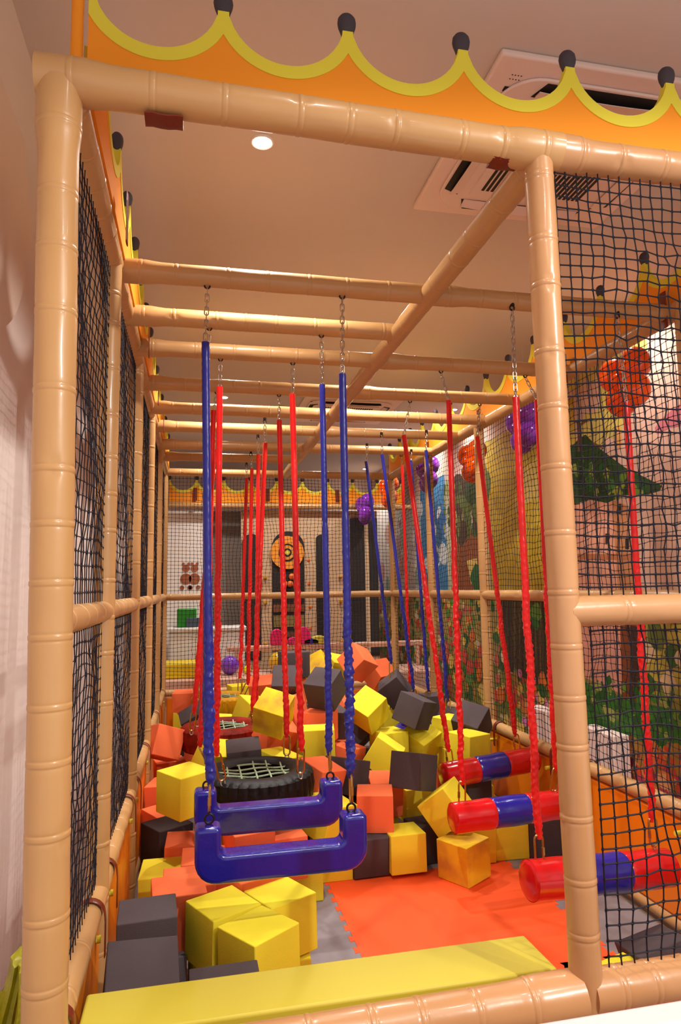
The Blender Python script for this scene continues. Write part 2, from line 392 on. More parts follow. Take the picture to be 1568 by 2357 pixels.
# brown straps on the front beams
def flatstrap(parent, A, B, z0, z1, y):
    o = MB(); o.box(A, B, y - .02, y + .012, z0, z1); o.build('strap', STRAPM, parent)

# ------------------------------------------------------------------ crowns
def crown(name, O, U, n, w, label, straps=(), back=0, zoff=0, zscale=1, nrm=None, start=0):
    "scalloped crown: O start point, U unit direction, n scallops of width w"
    O = np.array(O, float); U = np.array(U, float); N = np.array(nrm, float)
    e = empty(name, tuple(O + U * n * w / 2), label, 'banner', 'orange crown banners')
    sc = w / .36; r1, r2 = .205 * sc, .170 * sc; cz = 3.31 + zoff; zl = 2.97 + zoff
    def pt(s_, z, h): p = O + U * s_ + N * (h - .012); return (p[0], p[1], z)
    def strip(fb, ft, xs, th, off, mi_mb):
        m = len(xs); V = []
        for s_ in xs: V += [pt(s_, fb(s_), off), pt(s_, ft(s_), off), pt(s_, fb(s_), off + th), pt(s_, ft(s_), off + th)]
        Fc = []
        for i in range(m - 1):
            a, b = 4 * i, 4 * i + 4
            Fc += [(a, a + 1, b + 1, b), (a + 2, b + 2, b + 3, a + 3), (a + 1, a + 3, b + 3, b + 1), (a, b, b + 2, a + 2)]
        Fc += [(0, 2, 3, 1), (4 * m - 4, 4 * m - 3, 4 * m - 1, 4 * m - 2)]
        mi_mb.add(V, Fc)
    K = 24
    def loc(s_): return (s_ - start) % w - w / 2 if abs((s_ - start) / w - round((s_ - start) / w)) > 1e-6 else w / 2
    def or_top(s_):
        x = loc(s_); return cz - math.sqrt(max(0, r1 * r1 - x * x))
    def ye_top(s_):
        x = abs(loc(s_)); nk = w / 2 - .016
        if x >= nk: return cz - math.sqrt(max(0, r2 * r2 - nk * nk)) + .012
        return cz - math.sqrt(max(0, r2 * r2 - x * x))
    xs = sorted(set([round(i * w / K, 5) for i in range(n * K + 1)] + [round(i * w + q, 5) for i in range(n + 1) for q in (-.0159, -.0161, .0159, .0161) if 0 < i * w + q < n * w]))
    p = MB(); strip(lambda s_: zl, or_top, xs, .024, 0, p); p.build('banner_panel', ORV, e)
    t = MB(); strip(lambda s_: or_top(s_) - .004, ye_top, xs, .030, -.003, t); t.build('scallop_trim', YEV, e)
    for i in range(n + 1):
        s_ = i * w + start
        if s_ < -.01 or s_ > n * w + .01: continue
        c = O + U * s_; zc = ye_top(i * w + start) + .016
        t = MB(); V = []
        prof = [(-.026, .014), (-.02, .0175), (-.008, .021), (.006, .0262), (.02, .0285), (.034, .0265), (.044, .019), (.049, .009), (.050, .001)]
        path = [(c[0], c[1], zc + a_) for a_, _ in prof]
        t.sweep(path, [b_ for _, b_ in prof], 16, up=U, flat=(1, .8)); q = t.build('tip_cap', CAPM, e)
        if back: pass
    for s_ in straps:
        c = O + U * s_
        hookstrap(e, (c[0], c[1], zt), tuple(-N), .0, .05) if False else None
        t = MB(); path = [(c[0] - N[0] * .052, c[1] - N[1] * .052, z) for z in np.linspace(zt + .10, zt - .08, 8)]
        t.sweep(path, .028, 12, flat=(.12, 1), up=N); t.build('strap', STRAPM, e)
    return e
fc = crown('crown_banner', (-.297, yf + .07, 0), (1, 0, 0), 8, .365, 'orange crown banner with yellow scallops and charcoal tips over the front', nrm=(0, 1, 0), zoff=.008)
for x0, x1 in ((-.14, -.04), (.85, .94)):
    o = MB(); o.sweep([(x, yf + .012, zt - .050 + .002 * math.sin(x * 90)) for x in np.linspace(x0, x1, 6)], .03, 10, flat=(.2, 1), up=(0, 0, 1)); o.build('strap', STRAPM, fc)
o = MB(); o.sweep([(-.325, yf + .06, 3.0), (-.325, yf + .06, 3.62)], .016, 14); o.build('corner_roll', ORV, fc)
crown('crown_banner', (xl + .036, yf + .09, 0), (0, 1, 0), 15, .385, 'orange crown banner with yellow scallops along the left side', nrm=(-1, 0, 0), straps=(.55, 1.75, 2.7, 3.5), start=.268)
crown('crown_banner', (xr, yf + .02, 0), (0, 1, 0), 15, .392, 'orange crown banner with yellow scallops along the right side by the mural', nrm=(1, 0, 0), straps=(1.0, 1.9, 3.2, 4.4))
# ------------------------------------------------------------------ ceiling fixtures
for x, y, p, lab in LAMPS:
    L_ = bpy.data.lights.new('lamp_light', 'SPOT'); L_.energy = p * 10; L_.spot_size = math.radians(165 if p > 100 else 122 if x < .5 else 142); L_.spot_blend = .1 if p > 100 else 1; L_.shadow_soft_size = .05; L_.color = LAMP_COL
    if lab:
        e = empty('recessed_downlight', (x, y, CEIL), 'small round lit ceiling downlight ' + lab, 'ceiling light', 'recessed downlights')
        o = MB(); t = np.linspace(0, 2 * math.pi, 32, endpoint=False)
        o.sweep([(x + .048 * math.cos(a), y + .048 * math.sin(a), CEIL - .002) for a in t], .007, 8, closed=True); o.build('trim_ring', WHT, e)
        o = MB(); o.sweep([(x, y, CEIL - .001), (x, y, CEIL - .006)], .043, 32); o.build('lens', GLOW, e)
        lo = bpy.data.objects.new('lamp_light', L_); COL.objects.link(lo); lo.parent = e; lo.location = (0, 0, -.03)
    else:
        lo = bpy.data.objects.new('lamp_light', L_); COL.objects.link(lo); lo.location = (x, y, CEIL - .03)  # bare unseen spot, no downlight built around it
def cassette(x0, y0, s, lab):
    e = empty('ceiling_air_conditioner', (x0 + s / 2, y0 + s / 2, CEIL), lab, 'air conditioner', 'ceiling air conditioners')
    o = MB(); o.box(x0, x0 + s, y0, y0 + s, CEIL - .03, CEIL - .001); bevel(o.build('panel', ACM, e), .01)
    cx, cy = x0 + s / 2, y0 + s / 2
    def rr(h, r, n=8):
        P = []
        for sx, sy, a0 in ((1, 1, 0), (-1, 1, 90), (-1, -1, 180), (1, -1, 270)):
            for a in np.linspace(a0, a0 + 90, n): P.append((cx + sx * (h - r) + r * math.cos(math.radians(a)), cy + sy * (h - r) + r * math.sin(math.radians(a))))
        return P
    h = s * .43
    o = MB(); o.prism(rr(h, .16), lambda a, b, q: (a, b, CEIL - .045 + q), .014); bevel(o.build('raised_frame', ACM, e), .006)
    for k in range(4):   # four dark outlets with a curved flap each
        a = k * math.pi / 2; ca, sa = math.cos(a), math.sin(a)
        f_ = lambda u, v, z: (cx + u * ca - v * sa, cy + u * sa + v * ca, z)
        o = MB(); q = h * .72; P = [(-q, h * .80), (-q * .9, h * .97), (q * .9, h * .97), (q, h * .80)]
        o.prism(P, lambda u, v, z: f_(u, v, CEIL - .048 + z), .004); o.build('outlet', BLK, e)
        o = MB(); q = h * .69; xs = np.linspace(-q, q, 14); V = []
        for x in xs:
            bow = .012 * (1 - (x / q) ** 2)
            V += [f_(x, h * .795, CEIL - .05 - bow * .4), f_(x, h * .90, CEIL - .062 - bow), f_(x, h * .795, CEIL - .046 - bow * .4), f_(x, h * .90, CEIL - .058 - bow)]
        Fc = []
        for i in range(13):
            b_ = 4 * i; Fc += [(b_, b_ + 1, b_ + 5, b_ + 4), (b_ + 2, b_ + 6, b_ + 7, b_ + 3), (b_ + 1, b_ + 3, b_ + 7, b_ + 5), (b_, b_ + 4, b_ + 6, b_ + 2)]
        o.add(V, Fc); o.build('flap', ACM, e)
    g = h * .68
    o = MB(); o.prism([(cx - g, cy - g), (cx + g, cy - g), (cx + g, cy + g), (cx - g, cy + g)], lambda a, b, q: (a, b, CEIL - .056 + q), .012); gr = o.build('grille', ACM, e, smooth=False)
    o = MB(); n = 22
    for r in range(2):
        for i in range(n):
            xx = cx - g * .86 + i * (g * 1.72) / n; y0_ = cy - g * .86 + r * g * .9
            o.box(xx, xx + g * .045, y0_, y0_ + g * .8, CEIL - .0585, CEIL - .055)
    o.build('grille_slots', BLK, gr, smooth=False)
    # infrared receiver with its small symbols on the front left corner
    o = MB(); o.box(x0 + .085, x0 + .115, y0 + .155, y0 + .18, CEIL - .033, CEIL - .029); o.build('receiver', BLK, e, smooth=False)
    o = MB()
    for i in range(4):
        for j in range(2): o.box(x0 + .085 + i * .013, x0 + .090 + i * .013, y0 + .09 + j * .022, y0 + .094 + j * .022, CEIL - .0312, CEIL - .029)
    o.build('symbols', DARKI, e, smooth=False)
cassette(1.14, 2.2, 1.1, 'square white ceiling air conditioner cassette seen across the front beam and net')
cassette(1.14, 6.95, 1.1, 'square white ceiling air conditioner cassette farther back between the crossbeams')

# ------------------------------------------------------------------ straps, chains, links
def chain(e, A, B):
    A = np.array(A, float); B = np.array(B, float); L = np.linalg.norm(B - A); n = max(2, int(round(L / .027))); d = (B - A) / L
    s1 = np.cross(d, (0, 1, .01)); s1 /= np.linalg.norm(s1); s2 = np.cross(d, s1); o = MB(); hl, hw = .5 * L / n + .0045, .0085
    for i in range(n):
        c = A + d * (i + .5) * L / n; s_ = s1 if i % 2 else s2; P = []
        for t in np.linspace(0, 2 * math.pi, 14, endpoint=False):
            z = (hl - hw) * np.sign(math.cos(t)) * (1 if abs(math.cos(t)) > .05 else 0) + hw * math.cos(t); P.append(c + d * z + s_ * hw * math.sin(t))
        o.sweep(P, .0026, 6, closed=True)
    return o.build('chain', STEEL, e)
def eyebolt(e, P, R=.043):
    x, y, z = P; o = MB()
    o.sweep([(x, y, z + .03), (x, y, z + .012)], .012, 12)
    o.sweep([(x + .011 * math.cos(t), y, z + .002 + .011 * math.sin(t)) for t in np.linspace(0, 2 * math.pi, 16, endpoint=False)], .0035, 8, closed=True)
    o.build('eye_bolt', DARKI, e)
def carabiner(e, A, B, m_=None, face=(0, 1, 0), nut=1):
    "screw link from A (top) to B (bottom)"
    A = np.array(A, float); B = np.array(B, float); L = np.linalg.norm(B - A); d = (B - A) / L
    s_ = np.cross(d, face); s_ /= np.linalg.norm(s_); c = (A + B) / 2; hw = .0185; hl = L / 2 - hw; o = MB(); P = []
    for t in np.linspace(0, math.pi, 9): P.append(c - d * (hl + hw * math.sin(t)) + s_ * hw * math.cos(t))
    for t in np.linspace(math.pi, 2 * math.pi, 9): P.append(c + d * (hl - hw * math.sin(t)) + s_ * hw * math.cos(t))
    o.sweep(P, .0048, 8, closed=True); q = o.build('screw_link', m_ or BRASS, e)
    o = MB(); c2 = c + s_ * hw * nut + d * .008
    o.sweep([c2 - d * .016, c2 - d * .0155, c2 + d * .0155, c2 + d * .016], [.005, .0072, .0072, .005], 6); o.build('nut', m_ or BRASS, q)
def sleeve(e, A, B, m_, seed, r0=.0140, r1=.0205, scr=.45, amp1=.0011):
    rs = np.random.RandomState(seed); A = np.array(A, float); B = np.array(B, float); L = np.linalg.norm(B - A)
    N = int(L / .0075); m = 16; t = np.linspace(0, 1, N + 1); ang = np.arange(m) * 2 * np.pi / m
    k = 1 / (1 + np.exp(-(t - (1 - scr)) / .05))            # lower part gathers in folds
    base = r0 + (r1 - r0) * k
    amp = .0004 + amp1 * k
    z = t * L
    R = base[:, None] + np.zeros((N + 1, m))
    for q in range(7):
        f = rs.uniform(60, 300) * (1 if q % 2 else -1); mm = rs.randint(1, 6); R += (amp * rs.uniform(.3, .75))[:, None] * (1 - 2 * np.abs(np.sin(.5 * (z[:, None] * f + mm * ang[None, :] + rs.uniform(0, 6)))))
    nz = rs.randn(N + 1); nz = np.convolve(nz, [.25, .5, .25], 'same'); R += (amp * .55 * nz)[:, None]
    for q in range(1):      # knots where the fabric is bunched over a link
        p = rs.uniform(.2, .97); R -= (.0028 * np.exp(-((t - p) * L / .014) ** 2))[:, None]
    pin = np.exp(-((1 - t) * L / .025) ** 2); R *= (1 - .45 * pin)[:, None]
    P = A + (B - A) * t[:, None]
    wx = sum(.0025 * np.sin(z * rs.uniform(8, 40) + rs.uniform(0, 6)) for _ in range(3)) * k; P[:, 0] += wx * .7
    o = MB(); o.sweep(P, R.clip(.006), m, flat=(1, .8)); return o.build('strap_sleeve', m_, e)
def hang(e, top, stop, sbot, bot, m_, seed, ring=None, face=(0, 1, 0), nut=1, r0=.014, r1=.0205, scr=.45, lm=None, amp1=.0013):
    top = np.array(top, float); eyebolt(e, top)
    ct = top - [0, 0, .008]
    chain(e, ct, np.array(stop) + (np.array(stop) - ct) / np.linalg.norm(np.array(stop) - ct) * .02)
    sleeve(e, stop, sbot, m_, seed, r0, r1, scr, amp1)
    carabiner(e, np.array(sbot) + [0, 0, .018], bot, lm, face, nut)
    if ring is not None:
        x, y, z = ring; o = MB(); o.sweep([(x + .017 * math.cos(t), y, z + .017 * math.sin(t)) for t in np.linspace(0, 2 * math.pi, 20, endpoint=False)], .0045, 8, closed=True); o.build('ring', DARKI, e)
def lerp(A, B, f): return np.array(A) + (np.array(B) - np.array(A)) * f

ZT = zt - .045
# padded U-shaped bar swings
def ubar(e, x0, x1, y, z0, zt_, zh, seed):
    "outer x range, bottom, bar top, horn top"
    w = .098; rb = .085; ri_ = .02; P = []
    for t in np.linspace(0, math.pi / 2, 7): P.append((x1 - rb + rb * math.sin(t), z0 + rb - rb * math.cos(t)))
    for t in np.linspace(0, math.pi / 2, 4): P.append((x1 - .018 + .018 * math.cos(t), zh - .018 + .018 * math.sin(t)))
    for t in np.linspace(0, math.pi / 2, 4): P.append((x1 - w + .018 - .018 * math.sin(t), zh - .018 + .018 * math.cos(t)))
    for t in np.linspace(0, math.pi / 2, 4): P.append((x1 - w - ri_ + ri_ * math.cos(t), zt_ + ri_ - ri_ * math.sin(t)))
    for t in np.linspace(0, math.pi / 2, 4): P.append((x0 + w + ri_ - ri_ * math.sin(t), zt_ + ri_ - ri_ * math.cos(t)))
    for t in np.linspace(0, math.pi / 2, 4): P.append((x0 + w - .018 + .018 * math.cos(t), zh - .018 + .018 * math.sin(t)))
    for t in np.linspace(0, math.pi / 2, 4): P.append((x0 + .018 - .018 * math.sin(t), zh - .018 + .018 * math.cos(t)))
    for t in np.linspace(0, math.pi / 2, 7): P.append((x0 + rb - rb * math.cos(t), z0 + rb - rb * math.sin(t)))
    o = MB(); o.prism(P, lambda a, b, h: (a, y - .048 + h, b), .096)
    q = o.build('padded_bar', BLUV, e); bevel(q, .02, 4)
    return q
S1 = empty('bar_swing', (.34, 2.74, .55), 'front blue U-shaped padded bar swing on two blue straps', 'swing', 'blue bar swings')
ubar(S1, .008, .672, 2.74, .548, .652, .755, 1)
hang(S1, (.042, 2.755, ZT), (.036, 2.75, 2.655), (.064, 2.74, .885), (.062, 2.74, .800), BLUS, 201, ring=(.062, 2.74, .775), face=(1, 0, 0), r0=.0165, r1=.023, scr=.3, amp1=.0028)
hang(S1, (.618, 2.755, ZT), (.612, 2.75, 2.55), (.617, 2.74, .885), (.617, 2.74, .79), BLUS, 202, ring=(.617, 2.74, .77), face=(1, 0, 0), r0=.0165, r1=.021, scr=.36, amp1=.0028)
S2 = empty('bar_swing', (.34, 3.22, .55), 'second blue U-shaped padded bar swing, just behind the front one', 'swing', 'blue bar swings')
ubar(S2, .006, .678, 3.22, .555, .675, .755, 2)
hang(S2, (.06, 3.22, ZT), (.045, 3.22, 2.60), (.062, 3.22, .86), (.062, 3.22, .785), BLUS, 203, ring=(.062, 3.22, .768), face=(1, 0, 0), r0=.0165, r1=.021, scr=.2)
hang(S2, (.612, 3.22, ZT), (.613, 3.22, 2.645), (.625, 3.22, .862), (.627, 3.22, .785), BLUS, 204, ring=(.627, 3.22, .768), face=(1, 0, 0), r0=.0155, r1=.0185, scr=.25)

# tyre swings
def tyre(e, c, R, hz, m_, tilt=0):
    "ring with tread blocks, open centre"
    cx, cy, cz = c; M_ = 72
    prof = [(.56, -.75), (.66, -.98), (.80, -1.0), (.92, -.9), (.975, -.72), (1.0, -.4), (1.0, 0), (1.0, .4), (.975, .72), (.92, .9), (.80, 1.0), (.66, .98), (.575, .8), (.555, .72), (.60, .62), (.80, .80), (.90, .5), (.92, 0), (.90, -.5), (.80, -.80), (.60, -.66)]
    V = []; n = len(prof)
    for i in range(M_ * 2):
        a = math.pi * i / M_
        for j, (r, z) in enumerate(prof):
            rr = r * R
            if 3 <= j <= 9:
                g = (i + (0 if j < 6 else 1)) % 4
                rr -= .009 if (g == 0) else 0
                if j in (5, 7): rr -= .006
            V.append((cx + rr * math.cos(a), cy + rr * math.sin(a), cz + z * hz + tilt * rr * math.cos(a)))
    Fc = []; N = M_ * 2
    for i in range(N):
        for j in range(n): Fc.append((i * n + j, ((i + 1) % N) * n + j, ((i + 1) % N) * n + (j + 1) % n, i * n + (j + 1) % n))
    o = MB(); o.add(V, Fc); q = o.build('tyre', m_, e)
    o = MB(); ri = R * .66; zz = cz + hz * .80
    rs = np.random.RandomState(int(R * 1000))
    for k in (-2, -1, 0, 1, 2):
        x = k * ri * .36; h = math.sqrt(max(0, ri * ri - x * x)) * .985
        sagf = lambda s: -.008 * (1 - (s / h) ** 2)
        j1 = rs.uniform(-.008, .008); j2 = rs.uniform(-.008, .008)
        for dr in (0, 1):
            P = []
            for s in np.linspace(-h, h, 26):
                tw = .0
                u, v = (x + j1, s) if dr else (s, x + j2)
                P.append((cx + u, cy + v, zz + sagf(s) + .005 * math.sin(s * 24 + k + dr * 2) + tilt * u))
            o.sweep(P, .0052 if R > .3 else .0045, 8)
    o.build('rope_net', ROPE, e)
    return q
def tyre_swing(c, R, hz, m_, label, straps, tilt=0):
    e = empty('tyre_swing', c, label, 'swing', 'tyre swings')
    tyre(e, c, R, hz, m_, tilt)
    for i, (tp, st, sb, bt, sd) in enumerate(straps):
        hang(e, tp, st, sb, bt, REDS, sd, nut=(-1 if i % 2 else 1), r0=.0170, r1=.0195, scr=.5, face=(0, 1, 0))
        x, y, z = bt; o = MB()   # shackle into the sidewall
        o.sweep([(x + .011 * math.cos(t), y + .006 * math.sin(t), z - .012 + .016 * math.sin(t)) for t in np.linspace(0, 2 * math.pi, 14, endpoint=False)], .0035, 8, closed=True); o.build('shackle', STEEL, e)
def H(px, py, **k): return tuple(hit(px, py, **k))
tyre_swing((.35, 4.0, .548), .333, .085, RUB, 'black tyre swing with green rope mesh, just behind the blue bar swings',
    [((.13, 3.66, ZT), H(506, 890, y=3.66), H(498, 1741, y=3.74), (.155, 3.76, .64), 211), ((.53, 3.66, ZT), H(673, 907, y=3.67), H(693, 1729, y=3.75), (.57, 3.77, .645), 212),
     ((.53, 4.3, ZT), H(643, 967, y=4.29), H(660, 1698, y=4.22), (.555, 4.21, .64), 213), ((.13, 4.3, ZT), H(492, 945, y=4.29), H(462, 1720, y=4.22), (.10, 4.2, .64), 214)])
tyre_swing((.22, 5.3, .555), .325, .09, RUBR, 'red-brown painted tyre swing with green rope mesh behind the black tyre',
    [((.13, 5.02, ZT), H(494, 1035, y=5.02), H(447, 1645, y=5.05), H(441, 1682, y=5.08), 221), ((.51, 5.02, ZT), H(611, 1020, y=5.02), H(583, 1640, y=5.0), (.44, 5.06, .65), 222),
     ((.51, 5.59, ZT), H(595, 1046, y=5.59), H(590, 1638, y=5.55), (.44, 5.53, .65), 223), ((.13, 5.59, ZT), H(489, 1060, y=5.59), H(476, 1640, y=5.55), (.05, 5.53, .65), 224)])
tyre_swing((.26, 6.62, .575), .29, .085, RUBY, 'yellow painted tyre swing, farthest of the three tyres',
    [((.13, 6.31, ZT), H(485, 1095, y=6.31), H(462, 1570, y=6.38), (.06, 6.42, .66), 231), ((.51, 6.31, ZT), H(580, 1078, y=6.31), H(571, 1577, y=6.38), (.43, 6.42, .66), 232),
     ((.51, 6.86, ZT), H(568, 1100, y=6.86), H(553, 1562, y=6.8), H(552, 1594, y=6.8), 233), ((.13, 6.86, ZT), H(482, 1110, y=6.86), H(468, 1562, y=6.8), (.1, 6.8, .66), 234)])

# red and blue roller swings
def roller(A, B, label, tops, sleeves, bots, seed, r=.079, lm=None):
    A = np.array(A, float); B = np.array(B, float); L = np.linalg.norm(B - A); d = (B - A) / L
    e = empty('roller_swing', tuple((A + B) / 2), label, 'swing', 'red and blue roller swings')
    cuts = [0, .345, .655, 1]
    for k in range(3):
        t = np.linspace(cuts[k] * L, cuts[k + 1] * L, 26); rad = np.full(26, r) + .0012 * np.sin(t * 40 + seed)
        if k == 0: t = np.concatenate([[0, 0, .004, .012], t[1:]]); rad = np.concatenate([[.001, r - .02, r - .007, r - .001], rad[1:]]); t[0] = -.004
        if k == 2: t = np.concatenate([t[:-1], [L - .012, L - .004, L, L + .004]]); rad = np.concatenate([rad[:-1], [r - .001, r - .007, r - .02, .001]])
        else: rad[-1] -= .003
        if k: rad[0] -= .003
        o = MB(); o.sweep(A + d * t[:, None], rad, 40); o.build('blue_padding' if k == 1 else 'red_padding', BLUV if k == 1 else REDV, e)
    for i in (0, 1):
        hang(e, tops[i], sleeves[2 * i], sleeves[2 * i + 1], bots[i], REDS, seed + i, lm=lm, nut=(-1 if i == 0 and seed != 241 else 1) if i == 0 else -1, r0=.0160, r1=.0185, scr=.55, amp1=.0018)
        x, y, z = bots[i]; o = MB(); o.sweep([(x + .008 * math.cos(t), y, z - .004 + .012 * math.sin(t)) for t in np.linspace(0, 2 * math.pi, 12, endpoint=False)], .003, 6, closed=True); o.build('staple', STEEL, e)
roller(H(1214, 2027, y=2.70), H(1541, 1996, y=2.76), 'red and blue padded roller swing nearest the front, partly behind the front post', [(1.41, 2.74, ZT), (1.95, 2.74, ZT)],
       [H(1187, 915, y=2.74), H(1240, 1932, y=2.71), H(1442, 925, y=2.74), H(1502, 1892, y=2.75)], [H(1243, 1990, y=2.71), H(1506, 1948, y=2.75)], 241)
roller(H(1040, 1884, y=3.58), (2.045, 3.62, .415), 'red and blue padded roller swing in the middle, before the leaning yellow cube', [(1.41, 3.66, ZT), (1.95, 3.66, ZT)],
       [H(1033, 922, y=3.64), H(1064, 1806, y=3.59), H(1236, 920, y=3.64), H(1280, 1776, y=3.61)], [H(1064, 1853, y=3.59), H(1274, 1822, y=3.61)], 251)
roller(H(1020, 1786, y=4.15), H(1232, 1746, y=4.25), 'red and blue padded roller swing farthest back, beside the right barrier', [(1.43, 4.31, ZT), (1.94, 4.31, ZT)],
       [H(930, 1002, y=4.31), H(1033, 1731, y=4.17), H(1099, 1005, y=4.31), H(1187, 1696, y=4.23)], [H(1038, 1764, y=4.17), H(1193, 1732, y=4.23)], 261)
# dark blue four-strap swing and one red strap swing behind the cube pile
e = empty('disc_swing', (1.9, 5.6, .52), 'far swing on four dark blue straps whose seat is buried behind the cubes', 'swing')
o = MB(); t = [(1.87 + .18 * math.cos(a), 5.6 + .19 * math.sin(a), .46) for a in np.linspace(0, 2 * math.pi, 32, endpoint=False)]; o.sweep(t, .03, 12, closed=True); o.build('padded_ring', BLUV, e)
for i, (tp, st, sb, bt) in enumerate([((1.51, 5.81), (843, 1062), (901, 1528), 5.8), ((1.52, 5.36), (880, 1046), (953, 1592), 5.4), ((1.87, 5.23), (981, 1037), (1031, 1612), 5.25), ((1.99, 6.0), (946, 1060), (986, 1592), 5.9)]):
    sb_ = H(sb[0], sb[1], y=bt); hang(e, (tp[0], tp[1], ZT), H(st[0], st[1], y=tp[1]), sb_, (sb_[0], sb_[1], min(.52, sb_[2] - .06)), BLUS, 270 + i, r0=.0145, r1=.0165, scr=.4)
e = empty('hanging_strap', (1.95, 6.16, .7), 'lone far red strap hanging by the right netting among dark blue straps', 'strap')
hang(e, (1.94, 6.16, ZT), H(926, 1072, y=6.16), H(944, 1575, y=6.16), H(946, 1600, y=6.16), REDS, 281, r0=.0145, r1=.0165, scr=.5)
